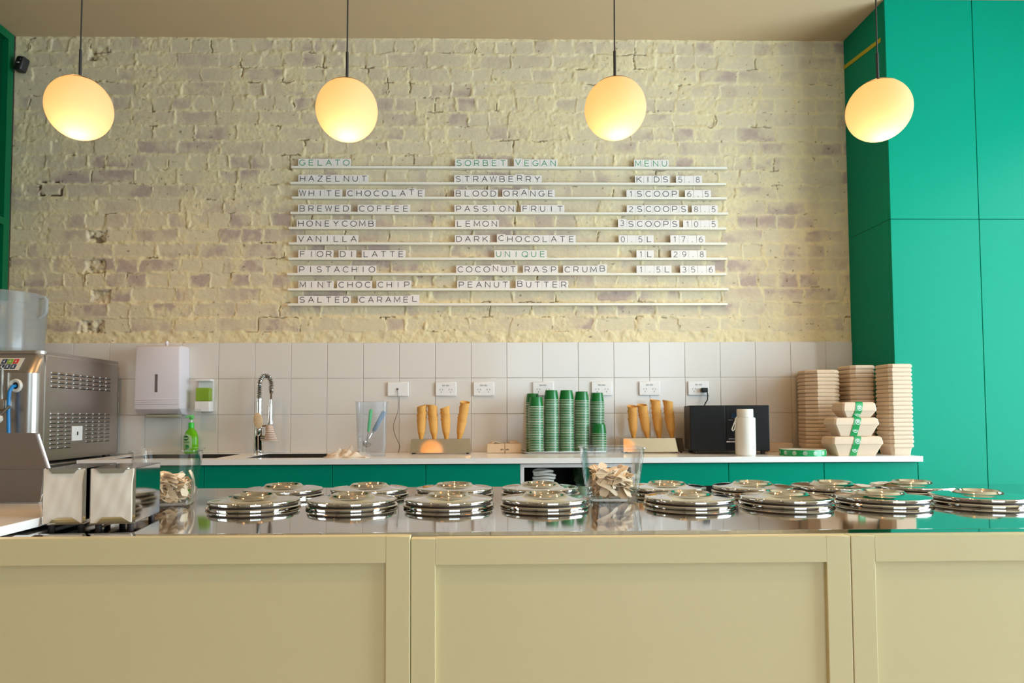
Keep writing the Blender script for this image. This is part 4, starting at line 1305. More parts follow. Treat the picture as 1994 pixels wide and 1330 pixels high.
B = at(1452, 882, -.485)
t = thing('drink_bottle', 'white drink bottle with a strap loop standing before the microwave', 'bottle', (B.x, -.485, ZW))
br = (at(1470.8, 850, -.485).x - at(1433, 850, -.485).x) / 2
h1 = at(1452, 813, -.485).z - ZW; h2 = at(1452, 796.5, -.485).z - ZW
MB().lathe([(0, 0), (br * .9, 0), (br * .98, .004), (br, .010), (br, h1 - .006), (br * .97, h1 - .001), (br * .82, h1), (0, h1)], 40).build('flask', CREAMP, t)
MB().lathe([(0, h1 + .0008), (br * .80, h1 + .0008), (br * .81, h2 - .004), (br * .76, h2), (0, h2)], 36).build('cap', CREAMP, t)
lp = [(-br * .86, -.008, h1 + .006), (-br * 1.06, -.010, h1 - .012), (-br * 1.40, -.012, h1 - .05), (-br * 1.47, -.012, h1 - .060), (-br * 1.36, -.012, h1 - .066), (-br * 1.16, -.011, h1 - .055), (-br * 1.02, -.009, h1 - .022), (-br * .88, -.006, h1 + .004)]
MB().tube(lp, .0028, 8).build('strap_loop', CREAMP, t)
pm = MB()
for k in range(9):
    a_ = math.radians(-72 + (k % 5) * 5.2 + (2 if k > 4 else 0)); zz_ = .046 if k < 5 else .037
    pm.M = Matrix.Rotation(a_, 4, 'Z')
    pm.box(br + .0001, br + .0005, -.0014, .0014, zz_ - (.003 if k % 2 else .002), zz_ + .003)
pm.build('printed_mark', mat('pale_grey_print', (.46, .44, .41), .5), t, smooth=0)

# ------------------------------------------------------------------ takeaway trays, boxes and tape
def oct_ring(w, d, c, z):
    return [(w - c, -d, z), (w, -d + c, z), (w, d - c, z), (w - c, d, z), (-w + c, d, z), (-w, d - c, z), (-w, -d + c, z), (-w + c, -d, z)]


def tray_mesh(w, d, c, h, rim, nm, mt):
    """open pulp tray: flared sides and a turned-down rim band"""
    s = .80
    return MB().loft([oct_ring(w * s, d * s, c * s, 0), oct_ring(w - .0075, d - .0075, c, h - rim - .002), oct_ring(w - .0035, d - .0035, c, h - rim), oct_ring(w - .0005, d - .0005, c, h - rim * .80), oct_ring(w, d, c, h - rim * .55), oct_ring(w - .0008, d - .0008, c, h - rim * .25), oct_ring(w - .0048, d - .0048, c, h),
                      oct_ring(w * .93, d * .92, c, h), oct_ring(w * .91, d * .90, c, h - rim), oct_ring(w * s * .95, d * s * .94, c * s, .003)]).mesh(nm, mt, 25)


def tray_stack(nm, x0, x1, yf, yb, ytop_px, xpx, n, h, rim, c, mt, lab):
    w, d = (x1 - x0) / 2, (yb - yf) / 2
    me = tray_mesh(w, d, c, h, rim, 'takeaway_tray', mt)
    ztop = at(xpx, ytop_px, yf).z
    pt = (ztop - ZW - h) / (n - 1)
    for k in range(n):
        o = bpy.data.objects.new('takeaway_tray', me); COL.objects.link(o)
        o.location = ((x0 + x1) / 2 + random.uniform(-.0014, .0014), (yf + yb) / 2 + random.uniform(-.001, .001), ZW + .0002 + k * pt)
        o.rotation_euler = (0, 0, random.uniform(-.008, .008))
        pos = 'topmost' if k == n - 1 else ('lowest' if k == 0 else ORD[n - 1 - k] + ' from the top')
        tag(o, 'pulp takeaway tray, %s of %s' % (pos, lab), 'tray', 'nested takeaway trays, ' + lab)


tray_stack('A', 2.240, 2.42, -.180, -.028, 722, 1553, 20, .052, .0195, .012, KRAFT, 'the rear left stack by the wall')
tray_stack('B', 2.150, 2.332, -.365, -.195, 720, 1600, 20, .052, .0195, .045, KRAFT, 'the front left stack beside the tape roll')
tray_stack('C', 2.375, 2.507, -.365, -.200, 711, 1660, 19, .055, .0210, .020, KRAFTL, 'the stack behind the taped boxes')
tray_stack('D', 2.468, 2.588, -.538, -.400, 708.5, 1720, 20, .056, .0195, .014, KRAFTL, 'the tall stack at the right end')


tag(MB().rbox(2.005, 2.142, -.185, -.035, ZW + .0002, ZW + .046, .003).build('low_block', KRAFT), 'low brown block on the worktop between the microwave and the tray stacks', 'carton')  # plain low brown block standing on the worktop


def closed_box(x0l, x1l, x0b, x1b, ytop, ylid, ybot, Yf, depth, zbot, lab, txb, txt):
    a = at(x0l, ytop, Yf); b_ = at(x1l, ytop, Yf)
    wl = (b_.x - a.x) / 2; cx_ = (a.x + b_.x) / 2
    wbm = (at(x1b, ybot, Yf).x - at(x0b, ybot, Yf).x) / 2
    H = at(1650, ytop, Yf).z - at(1650, ybot, Yf).z
    hl = at(1650, ylid, Yf).z - at(1650, ybot, Yf).z
    d = depth / 2
    t_ = thing('takeaway_box', lab, 'box', (cx_, Yf + d, zbot), 'taped takeaway boxes')
    c = .008
    sb = wbm / wl
    MB().loft([oct_ring(wl * sb, d * .72, c * .6, 0), oct_ring(wl * .97, d * .95, c, hl - .003)]).build('container', KRAFTL, t_, 25)
    MB().loft([oct_ring(wl - .002, d - .002, c, hl - .003), oct_ring(wl, d, c, hl), oct_ring(wl * 1.0, d * 1.0, c, hl + .008), oct_ring(wl - .004, d - .004, c, H - .006), oct_ring(wl - .012, d - .011, c, H)]).build('lid', KRAFTL, t_, 25)
    # tape band from lid over the front
    tx = at(txt, ytop, Yf).x - cx_; tb_ = at(txb, ybot, Yf).x - cx_
    hw_ = .017
    prof = [(d * .3, H + .0008, tx), (-d + .011, H + .0012, tx), (-d + .004 - .0012, H - .006, tx), (-d - .0012, hl + .006, tx * .6 + tb_ * .4), (-d - .0012, hl - .002, tx * .5 + tb_ * .5), (-d * .95 - .0014, hl - .004, tx * .5 + tb_ * .5), (-d * .72 - .0012, .001, tb_)]
    tp = MB()
    tp.add([(x + s_ * hw_, y, z) for y, z, x in prof for s_ in (-1, 1)], [(2 * k, 2 * k + 1, 2 * k + 3, 2 * k + 2) for k in range(len(prof) - 1)])
    o = tp.build('tape_band', TAPEG, t_, smooth=0)
    sm = o.modifiers.new('thick', 'SOLIDIFY'); sm.thickness = .0006; sm.offset = 1
    # round printed emblems on the tape
    y0, z0_, x0_ = prof[5]; y1, z1_, x1_ = prof[6]
    for f, yy, zz, xx, rx in ((0, y0 * .55 + y1 * .45 - .001, z0_ * .55 + z1_ * .45, x0_ * .55 + x1_ * .45, -math.atan2((y1 - y0), -(z1_ - z0_))), (1, -d - .0022, hl + .013, tx * .8 + tb_ * .2, -.15)):
        e = MB()
        ring = [2 * PI * k / 22 for k in range(22)]
        ro, ri_ = .0125, .0105
        e.add([(ro * math.cos(a_), 0, ro * math.sin(a_)) for a_ in ring] + [(ri_ * math.cos(a_), 0, ri_ * math.sin(a_)) for a_ in ring], [(k, (k + 1) % 22, 22 + (k + 1) % 22, 22 + k) for k in range(22)])
        for zz_ in (-.004, .0005, .005):
            e.box(-.0065, .0065, -.0002, .0002, zz_, zz_ + .0022)
        em_ = e.build('emblem', TAPEW, o, smooth=0)
        em_.location = (xx, yy - .0006, zz); em_.rotation_euler = (rx if f == 0 else -.2, 0, 0)
    return H


H1 = closed_box(1622, 1721, 1632, 1706, 847.5, 862, 885.5, -.582, .125, ZW, 'largest taped takeaway box, at the foot of three boxes', 1664, 1671)
H2 = closed_box(1625, 1713, 1638, 1700, 811, 824.5, 847, -.578, .115, ZW + H1 + .0018, 'medium taped takeaway box, in the middle of three boxes', 1665, 1671)
H3 = closed_box(1641, 1708, 1650, 1698, 779, 795.5, 808.5, -.573, .115, ZW + H1 + H2 + .0036, 'smallest taped takeaway box, on top of three boxes', 1669, 1674)

a, b_ = at(1520, 877, -.50), at(1605, 877, -.50)
R_ = (b_.x - a.x) / 2 * .985
t = thing('tape_roll', 'green printed tape roll lying on the worktop before the tray stacks', 'tape', ((a.x + b_.x) / 2, -.50, ZW))
MB().lathe([(R_ * .62, 0), (R_, 0), (R_, .030), (R_ * .62, .030)], 64, close=True).build('tape_winding', [TAPEG], t)
MB().lathe([(R_ * .58, 0), (R_ * .619, 0), (R_ * .619, .0305), (R_ * .58, .0305)], 48, close=True).lathe([(R_ * .63, .0302), (R_ * .99, .0302), (R_ * .99, .0308), (R_ * .63, .0308)], 64, close=True).build('card_core', CREAMP, t)
e = MB()
for k in range(14):
    a_ = 2 * PI * k / 14 + .12
    e.M = Matrix.Rotation(a_, 4, 'Z') @ Matrix.Translation((0, -R_ - .0004, .0155))
    ring = [2 * PI * q / 18 for q in range(18)]
    e.add([(.0095 * math.cos(x), 0, .0095 * math.sin(x)) for x in ring] + [(.0078 * math.cos(x), 0, .0078 * math.sin(x)) for x in ring], [(q, (q + 1) % 18, 18 + (q + 1) % 18, 18 + q) for q in range(18)])
    for zz_ in (-.004, 0.0, .0035):
        e.box(-.005, .005, -.0003, .0001, zz_, zz_ + .0018)
e.build('printed_emblems', TAPEW, t, smooth=0)

# ------------------------------------------------------------------ soft-serve machine at the left
MX = -1.5403
t = thing('soft_serve_machine', 'stainless soft serve machine with louvred side at the left edge', 'machine', (MX, 0, .888))
zt_ = at(85, 685, -.70).z - .888 + .004
W_ = .54
yF, yB = -.775, -.06
# body with rounded front corner
r = .045
cor = [(-W_, yF), (-r, yF)] + [(-r + r * math.sin(a_), yF + r - r * math.cos(a_)) for a_ in [PI / 2 * k / 8 for k in range(1, 9)]] + [(0, yB), (-W_, yB)]
MB().prism(cor, 'z', .012, zt_ - .105).build('body', STEELM, t, 40)
top = MB()
rings = []
for z, dy in ((zt_ - .105, .0), (zt_ - .03, .055), (zt_ - .016, .058), (zt_ - .014, .05), (zt_, .052)):
    rr = [(-W_, yF + dy), (-r, yF + dy)] + [(-r + r * math.sin(a_), yF + dy + r - r * math.cos(a_)) for a_ in [PI / 2 * k / 8 for k in range(1, 9)]] + [(0, yB), (-W_, yB)]
    rings.append([(x, y, z) for x, y in rr])
top.loft(rings).build('hood', STEELM, t, 40)
MB().box(.0, .0022, yF + .075, yF + .08, .02, zt_ - .02).box(.0, .0022, yB + .005, yB + .01, .02, zt_ - .03).box(0, .003, yF + .05, yB, zt_ - .022, zt_ - .0165).build('side_seams', mat('bright_steel_edge', (.62, .58, .52), .25, metal=1), t, smooth=0)
def louvre_rows(z_of, rows, cols, y0, y1, skip=None):
    lv = MB()
    for r_ in range(rows):
        for c_ in range(cols):
            if skip and skip(r_, c_): continue
            y = y0 + (y1 - y0) * c_ / cols; L = (y1 - y0) / cols * .80
            z = z_of(r_)
            # raised half-scoop, open below
            lv.add([(.0, y, z), (.0, y + L, z), (.0035, y + L * .85, z - .008), (.0035, y + L * .15, z - .008), (.0, y, z - .0095), (.0, y + L, z - .0095)],
                   [(0, 1, 2, 3), (0, 3, 4), (1, 5, 2)])
    return lv
MB_l = louvre_rows(lambda r_: 1.314 - .888 - r_ * .0205, 4, 9, -.655, -.125)
MB_l.build('upper_louvres', STEELM, t, smooth=0)
MB_l = louvre_rows(lambda r_: 1.124 - .888 - r_ * .0198, 9, 9, -.655, -.125, lambda r_, c_: (r_ >= 3 and c_ in (3, 4)) or (r_ >= 8 and c_ >= 3))
MB_l.build('lower_louvres', STEELM, t, smooth=0)
dk = MB()
for r_ in range(4):
    for c_ in range(9):
        y = -.655 + .53 * c_ / 9; L = .53 / 9 * .80; z = 1.314 - .888 - r_ * .0205
        dk.box(.0003, .0010, y, y + L, z - .0135, z - .0092)
dk.build('upper_slots', BLACKM, t, smooth=0)
dk = MB()
for r_ in range(9):
    for c_ in range(9):
        if (r_ >= 3 and c_ in (3, 4)) or (r_ >= 8 and c_ >= 3): continue
        y = -.655 + .53 * c_ / 9; L = .53 / 9 * .80; z = 1.124 - .888 - r_ * .0198
        dk.box(.0003, .0010, y, y + L, z - .0130, z - .0092)
dk.build('lower_slots', BLACKM, t, smooth=0)
o = MB().rbox(0, .006, -.485, -.398, .985 - .888, 1.058 - .888, .002, 1).build('side_plate', WHITE, t)
MB().box(.006, .0066, -.447, -.436, 1.013 - .888, 1.030 - .888).build('key_hole', BLACKM, o, smooth=0)
for sx in (-.03, -W_ + .03):
    for sy in (yF + .05, yB - .05):
        MB().lathe([(0, 0), (.018, 0), (.018, .0125), (0, .0125)], 14, (sx, sy, 0)).build('foot', RUBBER, t)
# control fascia on the sloped hood front
A_ = Vector((0, yF + .001, zt_ - .100)); n_ = Vector((0, .055, .075)).normalized()
fa = MB()
nrm = Vector((0, -n_.z, n_.y))
def on_slope(x, s_, e): return (Vector((x, A_.y, A_.z)) + n_ * s_ + nrm * e)[:]
fa.add([on_slope(x, s_, e) for e in (.0, .0015) for x, s_ in ((-.40, .008), (-.075, .008), (-.075, .080), (-.40, .080))],
       [(0, 3, 2, 1), (4, 5, 6, 7), (0, 1, 5, 4), (1, 2, 6, 5), (2, 3, 7, 6), (3, 0, 4, 7)])
o = fa.build('control_fascia', CREAMP, t, smooth=0)
cols_ = [((.02, .05, .12), .14), ((.18, .42, .02), .1), ((.65, .03, .03), .1)]
for r_ in range(2):
    for c_ in range(3):
        x0_ = -.168 + c_ * .026; s0 = .046 - r_ * .031
        colr = ((.012, .045, .11), (.16, .40, .01), (.62, .02, .02))[c_] if r_ == 0 else (.012, .045, .11)
        bq = MB()
        bq.add([on_slope(x, s_, e) for e in (.0014, .003) for x, s_ in ((x0_, s0), (x0_ + .022, s0), (x0_ + .022, s0 + .026), (x0_, s0 + .026))],
               [(0, 3, 2, 1), (4, 5, 6, 7), (0, 1, 5, 4), (1, 2, 6, 5), (2, 3, 7, 6), (3, 0, 4, 7)])
        bo = bq.build('button', mat('button_%d%d' % (r_, c_), colr, .3), o, smooth=0)
        ic = MB()
        ic.add([on_slope(x0_ + x, s0 + s_, .0034) for x, s_ in ((.005, .007), (.017, .007), (.011, .017))], [(0, 1, 2)] if (r_ + c_) % 2 == 0 else [(0, 1, 2)])
        ic.add([on_slope(x0_ + x, s0 + s_, .0034) for x, s_ in ((.006, .018), (.016, .018), (.016, .020), (.006, .020))], [(0, 1, 2, 3)])
        ic.build('icon', TILEW, o, smooth=0)
# front: nozzle ring, blue hose, draw handle
hp = at(30.5, 751, yF) - t.location
ring_o = MB().lathe([(.014, -.0), (.017, .008), (.026, .010), (.030, .004), (.031, 0)], 28).build('hose_port', CREAMP, t)
ring_o.location = (hp.x, yF, hp.z); ring_o.rotation_euler = (PI / 2, 0, 0)
dk = MB().lathe([(0, .001), (.0145, .001)], 24).build('port_opening', BLACKM, t, smooth=0)
dk.location = (hp.x, yF, hp.z); dk.rotation_euler = (PI / 2, 0, 0)
MB().tube([(hp.x, yF + .01, hp.z), (hp.x - .001, yF - .02, hp.z - .004), (hp.x - .006, yF - .032, hp.z - .03), (hp.x - .007, yF - .034, hp.z - .10), (hp.x - .003, yF - .034, hp.z - .2), (hp.x - .002, yF - .03, hp.z - .34)], .0075, 12).build('blue_hose', BLUE, t)
dp = at(4, 786, yF - .03) - t.location
MB().rbox(dp.x - .10, dp.x + .016, yF - .04, yF, dp.z - .03, dp.z + .02, .008).tube([(dp.x - .01, yF - .02, dp.z + .01), (dp.x - .01, yF - .02, dp.z + .16)], .006, 8).build('draw_head', STEELM, t)
MB().tube([(dp.x + .045, yF - .045, dp.z - .01), (dp.x + .012, yF - .06, dp.z - .055)], .006, 10).build('draw_lever', STEELM, t)
o = MB().lathe([(0, -.018), (.011, -.014), (.016, 0), (.012, .014), (0, .018)], 18).build('lever_knob', CREAMP, t)
o.location = (dp.x + .010, yF - .062, dp.z - .068); o.rotation_euler = (.4, .5, 0)
# stand under the machine
t = thing('machine_stand', 'steel stand carrying the soft serve machine', 'stand', (MX, 0, 0))
sd = MB().rbox(-.58, .03, -.79, -.03, .855, .888, .004)
sd.build('stand_top', STEELM, t)
for sx in (-.54, -.01):
    for sy in (-.75, -.07):
        MB().tube([(sx, sy, 0), (sx, sy, .856)], .02, 14).build('leg', STEELM, t)

# translucent measuring tub on the machine
tb0 = at(2, 683, -.45)
t = thing('measuring_tub', 'milky plastic measuring tub standing on the soft serve machine', 'tub', (-1.905, -.45, .888 + zt_))
rb_, rt_ = .172, .188
ht_ = at(60, 575, -.45).z - (.888 + zt_)
MB().lathe([(rb_ - .004, .004), (rb_, 0), (rb_ + .003, .03), (rt_, ht_ - .01), (rt_ + .007, ht_ - .004), (rt_ + .006, ht_), (rt_ - .004, ht_ - .001), (rt_ - .004, ht_ - .012), (rb_ - .001, .03)], 56).lathe([(0, .002), (rb_ - .003, .002)], 56).build('body', MILKY, t, 60)
MB().tube([(rt_ - .004, -.02, ht_ - .012), (rt_ + .026, -.02, ht_ - .016), (rt_ + .034, -.02, ht_ - .03), (rt_ + .033, -.02, ht_ - .085), (rt_ + .020, -.02, ht_ - .105), (rt_ - .003, -.02, ht_ - .118)], .009, 10).build('handle', clear_mat('milky_handle', (.9, .92, .92), milk=.55, milkcol=(.62, .66, .68), rough=.2), t)
mk = MB()
for k in range(20):
    a_ = math.radians(-92)
    z = .03 + k * .0118
    mk.M = Matrix.Rotation(a_, 4, 'Z')
    rr = rb_ + (rt_ - rb_) * z / ht_ + .0025
    mk.box(rr - .0005, rr + .0010, -.014 if k % 5 else -.024, .010, z, z + .0042)
mk.build('measure_marks', mat('dark_marks', (.05, .10, .09), .6), t, smooth=0)

# wall sensor
sp0 = at(45, 128, -.03)
t = thing('wall_sensor', 'small black motion sensor at the upper left corner of the brick wall', 'sensor', (sp0.x, -.012, sp0.z))
t.rotation_euler = (-.15, .18, -.25)
MB().rbox(-.026, .026, -.048, 0, -.042, .042, .010, 3).build('housing', BLACKM, t)
MB().lathe([(0, .006), (.009, .005), (.011, 0), (.011, -.002)], 18).build('lens', BLACK, t)
t.children[-1].location = (.004, -.048, .020); t.children[-1].rotation_euler = (PI / 2, 0, 0)
MB().rbox(-.008, .010, -.0495, -.047, -.004, .002, .001, 1).build('indicator', WHITE, t)

# ------------------------------------------------------------------ serving counter: fronts, bench top
units = [(-.95, .3184, .8772, -2.603, 'cream panelled counter front at left, below the napkin holders'),
         (.3196, 1.1446, .8722, -2.600, 'cream panelled counter front in the middle, below the lids'),
         (1.1460, 2.30, .8722, -2.600, 'cream panelled counter front at right')]
for (x0, x1, z1, y0, lab) in units:
    t = thing('counter_front', lab, 'counter', ((x0 + x1) / 2, y0, 0), 'cream counter fronts')
    w = (x1 - x0) / 2
    fw = .0455
    f = MB()
    f.rbox(-w, -w + fw, 0, .024, 0, z1, .0014, 2).rbox(w - fw, w, 0, .024, 0, z1, .0014, 2)
    f.box(-w + fw, w - fw, .0, .024, z1 - fw - .003, z1 - .0014).box(-w + fw, w - fw, .0014, .024, z1 - .0014, z1)
    f.box(-w + fw, w - fw, .0, .024, 0, .12)
    f.build('frame', CREAM, t)
    MB().box(-w + fw - .005, w - fw + .005, .009, .020, .11, z1 - fw + .002).build('inset_panel', CREAM, t, smooth=0)
bench = MB()
yb0, yb1, yb2 = -2.575, -2.538, -1.665
prof = [(yb0, ZB - .004), (yb0 + .003, ZB + .0002), (yb1 - .006, ZB + .0022), (yb1, ZB + .0015), (yb1 + .003, ZB), (yb2, ZB), (yb2 + .012, ZB - .002), (yb2 + .016, ZB - .01), (yb2 + .016, ZB - .04), (yb0, ZB - .04)]
bench.prism(prof, 'x', -1.25, 3.2)
t = thing('serving_bench', 'long polished stainless bench behind the cream fronts, holding the round lids', 'bench', (0, 0, 0))
bench.build('bench_top', STEEL, t, 0)
MB().box(-1.2, 3.15, -2.55, -1.70, .1, ZB - .041).build('body', STEELM, t, smooth=0)
MB().box(-1.2, 3.15, -2.50, -1.75, 0, .1).build('plinth', BLACKM, t, smooth=0)

# round lids
LYF, LYB = -2.14, -1.88
proto = None
def lid():
    t_ = thing('gelato_lid', '', 'lid', (0, 0, 0))
    MB().lathe([(.100, .0003), (.1165, .0003), (.1185, .0025), (.1185, .0055), (.1160, .0080), (.110, .0085), (.100, .0085)], 72).build('collar', CHROME, t_, 40)
    MB().lathe([(.0, .0085), (.1105, .0085), (.1105, .0125), (.0, .0125)], 60).build('gasket', RUBBER, t_)
    MB().lathe([(0, .0122), (.1125, .0122), (.1145, .0132), (.1150, .0150), (.1150, .0188), (.1142, .0204), (.1125, .0212), (.1040, .0221), (.0860, .0233), (.0720, .0246), (.0620, .0260), (.0570, .0278), (.0540, .0306), (.0522, .0326), (.0508, .0334),
                (.0494, .0333), (.0480, .0324), (.0450, .0288), (.0400, .0252), (.0300, .0234), (.0240, .0231), (.0228, .0240), (.0212, .0260), (.0185, .0270), (.0100, .0275), (.0, .0276)], 80).build('lid_disc', CHROME, t_, 50)
    return t_
fx = [495, 686, 873.5, 1061, 1342, 1530, 1718, 1906]
bx_ = [552, 719, 885, 1052, 1298, 1465, 1621, 1777]
n8 = 'first second third fourth fifth sixth seventh eighth'.split()
proto = lid()
for row, (xs2, Y_, py) in enumerate(((fx, LYF, 985), (bx_, LYB, 960))):
    for i, px in enumerate(xs2):
        o = proto if (row == 0 and i == 0) else copy_tree(proto)
        o.location = (at(px, py, Y_).x, Y_, ZB)
        o.rotation_euler = (0, 0, i * .7 + row); o.scale = (.965, .965, 1)
        tag(o, 'round chrome gelato tub lid, %s from the left in the %s row' % (n8[i], 'front' if row == 0 else 'back'), 'lid', 'round lids on the stainless bench')

# ------------------------------------------------------------------ napkin dispensers
def napkins(x0, x1, yf, yb, lab, labn, seed):
    zf = ZB + .009
    H = .1195
    t_ = thing('napkin_dispenser', lab, 'napkin dispenser', ((x0 + x1) / 2, yf, ZB), 'chrome napkin dispensers', rz=.15)
    w = (x1 - x0) / 2; D = yb - yf
    c = MB()
    th = .0015
    z0, z1 = .009, H + .003
    c.box(-w, -w + th, 0, D, z0, z1).box(w - th, w, 0, D, z0, z1).box(-w, w, 0, D, z0, z0 + th).box(-w, w, 0, D, z1 - th, z1).box(-w, w, D - th, D, z0, z1)
    # front flanges: side lips, top lip and bottom tongue
    c.box(-w, -w + .0045, -.001, .0005, z0, z1).box(w - .0085, w, -.001, .0005, z0, z1)
    c.box(-w * .72, w * .66, -.0065, 0, z1 - th, z1)
    c.prism([(-w * .72, z1), (w * .66, z1), (w * .48, z1 - .0095), (-w * .50, z1 - .0095)], 'y', -.0075, -.0062)
    c.box(-w, w, -.0065, 0, z0, z0 + th)
    c.prism([(-w, z0), (w, z0), (w * .80, z0 + .003), (w * .42, z0 + .014), (-w * .42, z0 + .014), (-w * .62, z0 + .003)], 'y', -.0078, -.0064)
    c.build('case', CHROMED, t_, smooth=0)
    for sx in (-1, 1):
        for sy in (.012, D - .014):
            MB().lathe([(0, 0), (.0065, 0), (.0065, .0092), (0, .0092)], 14, (sx * (w - .013), sy, 0)).build('foot', RUBBER, t_)
    # pack of folded napkins with a creased front sheet
    r_ = random.Random(seed)
    g2 = 20
    nv = MB()
    vs_, fs_ = [], []
    ww = w - .0028; z0n, z1n = .0112, H - .0002
    for j in range(g2):
        for i in range(g2):
            u, v = i / (g2 - 1) * 2 - 1, j / (g2 - 1)
            bulge = .007 * (1 - u * u) * (.5 + .5 * math.sin(PI * v))
            cr = .0018 * math.sin(u * 5 + v * 7 + seed) + .0014 * math.sin(u * 11 - v * 9 + seed * 2) - .004 * max(0, abs(u) - .6) * (v > .6) + .006 * max(0, v - .8) * abs(u)
            uu = u * (1 - .10 * smooth01((u - .1) / .6) * (1 - .75 * smooth01((v - .72) / .25)))
            vs_.append((uu * ww, -.0042 - bulge * .14 + cr * .20, z0n + v * (z1n - z0n) + .0045 * smooth01((v - .7) / .3) * (u * u - .35)))
    for j in range(g2 - 1):
        for i in range(g2 - 1):
            a2 = j * g2 + i; fs_.append((a2, a2 + 1, a2 + g2 + 1, a2 + g2))
    m0_ = len(vs_)
    vs_ += [(x, .012, min(z, H - .0004)) for x, y, z in vs_[:]]
    for j in range(g2 - 1):
        for i in range(g2 - 1):
            a2 = m0_ + j * g2 + i; fs_.append((a2, a2 + g2, a2 + g2 + 1, a2 + 1))
    for i in range(g2 - 1):
        for e_, s_ in ((i, 1), ((g2 - 1) * g2 + i, 1), (i * g2, g2), (i * g2 + g2 - 1, g2)):
            fs_.append((e_, e_ + s_, e_ + s_ + m0_, e_ + m0_))
    nv.add(vs_, fs_)
    o_ = nv.build('napkin_pack', PAPER, None, 70, loc=((x0 + x1) / 2, yf, ZB))
    o_.rotation_euler = (0, 0, .15)
    tag(o_, labn, 'napkins', 'napkin packs')


napkins(-.4465, -.3640, -2.455, -2.285, 'left chrome napkin dispenser on the bench beside the white slab', 'pack of white napkins filling the left dispenser', 1)
napkins(-.3530, -.2655, -2.45, -2.285, 'right chrome napkin dispenser, before the spoon tub', 'pack of white napkins filling the right dispenser', 4)

# ------------------------------------------------------------------ clear tubs of wooden spoons
def tub(cx, cy, lab, rz):
    t_ = thing('spoon_tub', lab, 'tub', (cx, cy, ZB), 'clear spoon tubs', rz)
    h = .143
    b0, b1 = .0615, .0795
    MB().loft([rr_ring(b0 - .003, b0 - .003, .0005, .018), rr_ring(b0, b0, .003, .018), rr_ring(b1 - .002, b1 - .002, h - .006, .018), rr_ring(b1 + .002, b1 + .002, h - .003, .018), rr_ring(b1 + .002, b1 + .002, h, .018),
               rr_ring(b1 - .003, b1 - .003, h - .0005, .016), rr_ring(b1 - .006, b1 - .006, h - .008, .014), rr_ring(b0 - .004, b0 - .004, .007, .014)]).build('body', ACRYL, t_, 40)
    return t_


def spoon_mesh():
    n = 9
    rings = []
    for i in range(n):
        f = i / (n - 1)
        x = (f - .5) * .066
        wdt = .0062 + .0058 * smooth01((f - .35) / .5)
        if f < .12: wdt *= .70 + .3 * f / .12
        if f > .88: wdt *= .70 + .3 * (1 - f) / .12
        z = .007 * (1 - (2 * f - 1) ** 2)
        th = .0008
        rings.append([(x, -wdt, z + .0012), (x, 0, z - .0006), (x, wdt, z + .0012), (x, wdt, z + .0012 + th * 1.2), (x, 0, z + th), (x, -wdt, z + .0012 + th * 1.2)])
    return MB().loft(rings).mesh('wooden_spoon', WOOD, 60)


SPOON = spoon_mesh()


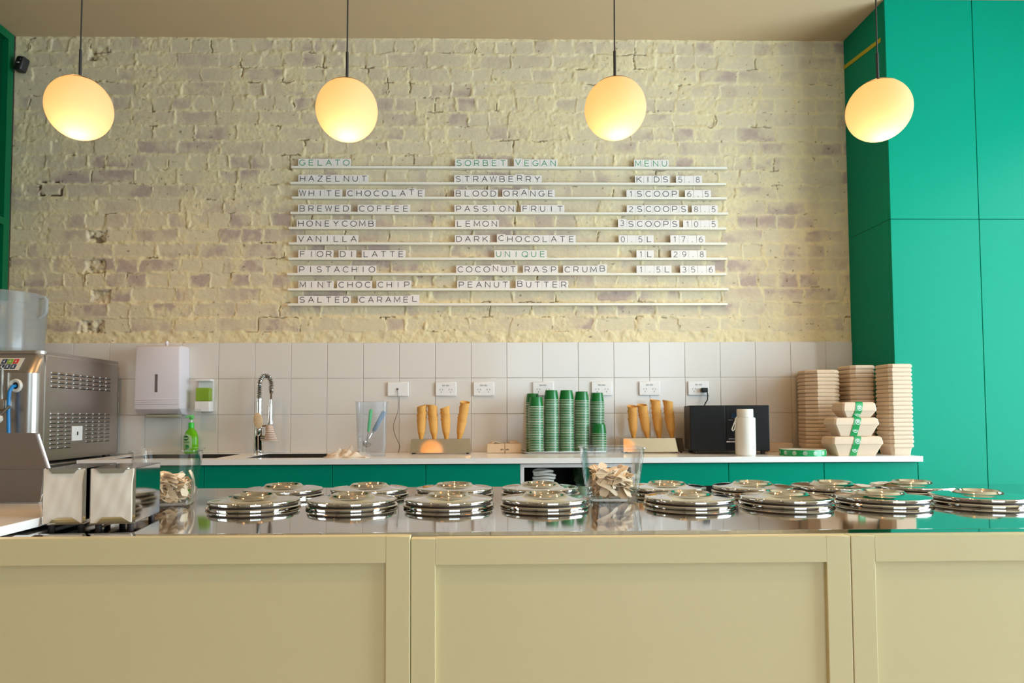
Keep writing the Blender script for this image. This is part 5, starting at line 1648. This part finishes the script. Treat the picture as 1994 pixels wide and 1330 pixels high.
def fill(t_, n, hfill, grp, lab, seed):
    r_ = random.Random(seed)
    cx, cy = t_.location.x, t_.location.y
    for k in range(n):
        f = (k + .5) / n
        z = ZB + .010 + max(0, f - .12) * hfill
        inner = .0575 + (.018) * (z - ZB) / .143 - .0035
        yaw_ = r_.uniform(0, 2 * PI)
        pit = r_.gauss(0, .15 if k < 24 else .5); rol = r_.gauss(0, .2 if k < 24 else .6)
        o = bpy.data.objects.new('wooden_spoon', SPOON); COL.objects.link(o)
        o.rotation_euler = (rol, pit, yaw_)
        R3 = o.rotation_euler.to_matrix()
        ex = abs(R3[0][0]) * .033 + abs(R3[0][1]) * .012 + .003
        ey = abs(R3[1][0]) * .033 + abs(R3[1][1]) * .012 + .003
        ez = abs(R3[2][0]) * .033 + abs(R3[2][1]) * .012 + .003
        # keep to the walls on most, so the visible faces are covered
        x = max(-1, min(1, r_.uniform(-1.25, 1.25))) * max(.001, inner - ex); y = max(-1, min(1, r_.uniform(-1.5, 1.1))) * max(.001, inner - ey)
        z = max(z, ZB + .008 + ez * .75)
        ca_, sa_ = math.cos(t_.rotation_euler.z), math.sin(t_.rotation_euler.z)
        o.location = (cx + x * ca_ - y * sa_, cy + x * sa_ + y * ca_, z)
        tag(o, lab, 'spoon', grp)


tL = tub(-.372, -2.055, 'clear tapered tub of wooden spoons behind the right napkin dispenser', .24)
tR = tub(.806, -2.015, 'clear tapered tub of wooden spoons in the gap between lids', 0)
fill(tL, 135, .066, 'wooden spoons in the left tub', 'pale wooden spoon in the clear tub behind the napkin dispensers', 2)
fill(tR, 150, .072, 'wooden spoons in the middle tub', 'pale wooden spoon in the clear tub among the lids', 3)

# ------------------------------------------------------------------ white slab and payment terminal
tag(MB().rbox(-1.05, -.4505, -2.612, -2.10, ZB + .0052, ZB + .0235, .0015, 2).build('white_slab', STONE), 'white slab lying on the bench at the left edge', 'slab')
t = thing('payment_terminal', 'grey till screen seen from behind, standing on the white slab', 'till', (-.782, -2.19, ZB + .0235))
sc_ = MB()
wS = .185
# screen leans towards the customer at the top
def lean(x, z, e): return (x, -.012 - .045 * (z / .17) + e, z)
sc_.add([lean(x, z, e) for e in (0, .012) for x, z in ((-wS, .082), (wS + .012, .082), (wS - .004, .168), (-wS, .168))], [(0, 1, 2, 3), (4, 7, 6, 5), (0, 4, 5, 1), (1, 5, 6, 2), (2, 6, 7, 3), (3, 7, 4, 0)])
sc_.build('screen_back', GREYM, t, smooth=0)
ed = MB()
ed.tube([lean(wS + .0135, .080, .006), lean(wS - .002, .165, .006)], .0042, 8).build('silver_edge', SILVER, t)
lw = MB()
lw.add([(x, y, z) for y in (-.034, .03) for x, z in ((-wS, .003), (wS - .004, .003), (wS + .006, .0805), (-wS, .0805))], [(0, 1, 2, 3), (4, 7, 6, 5), (0, 4, 5, 1), (1, 5, 6, 2), (2, 6, 7, 3), (3, 7, 4, 0)])
lw.build('base_cover', GREYM, t, smooth=0)
MB().rbox(-wS, wS - .006, -.030, .05, 0, .0032, .001, 1).tube([(wS - .002, -.034, .004), (wS + .004, -.034, .026)], .0014, 6).build('base_foot', SILVER, t)
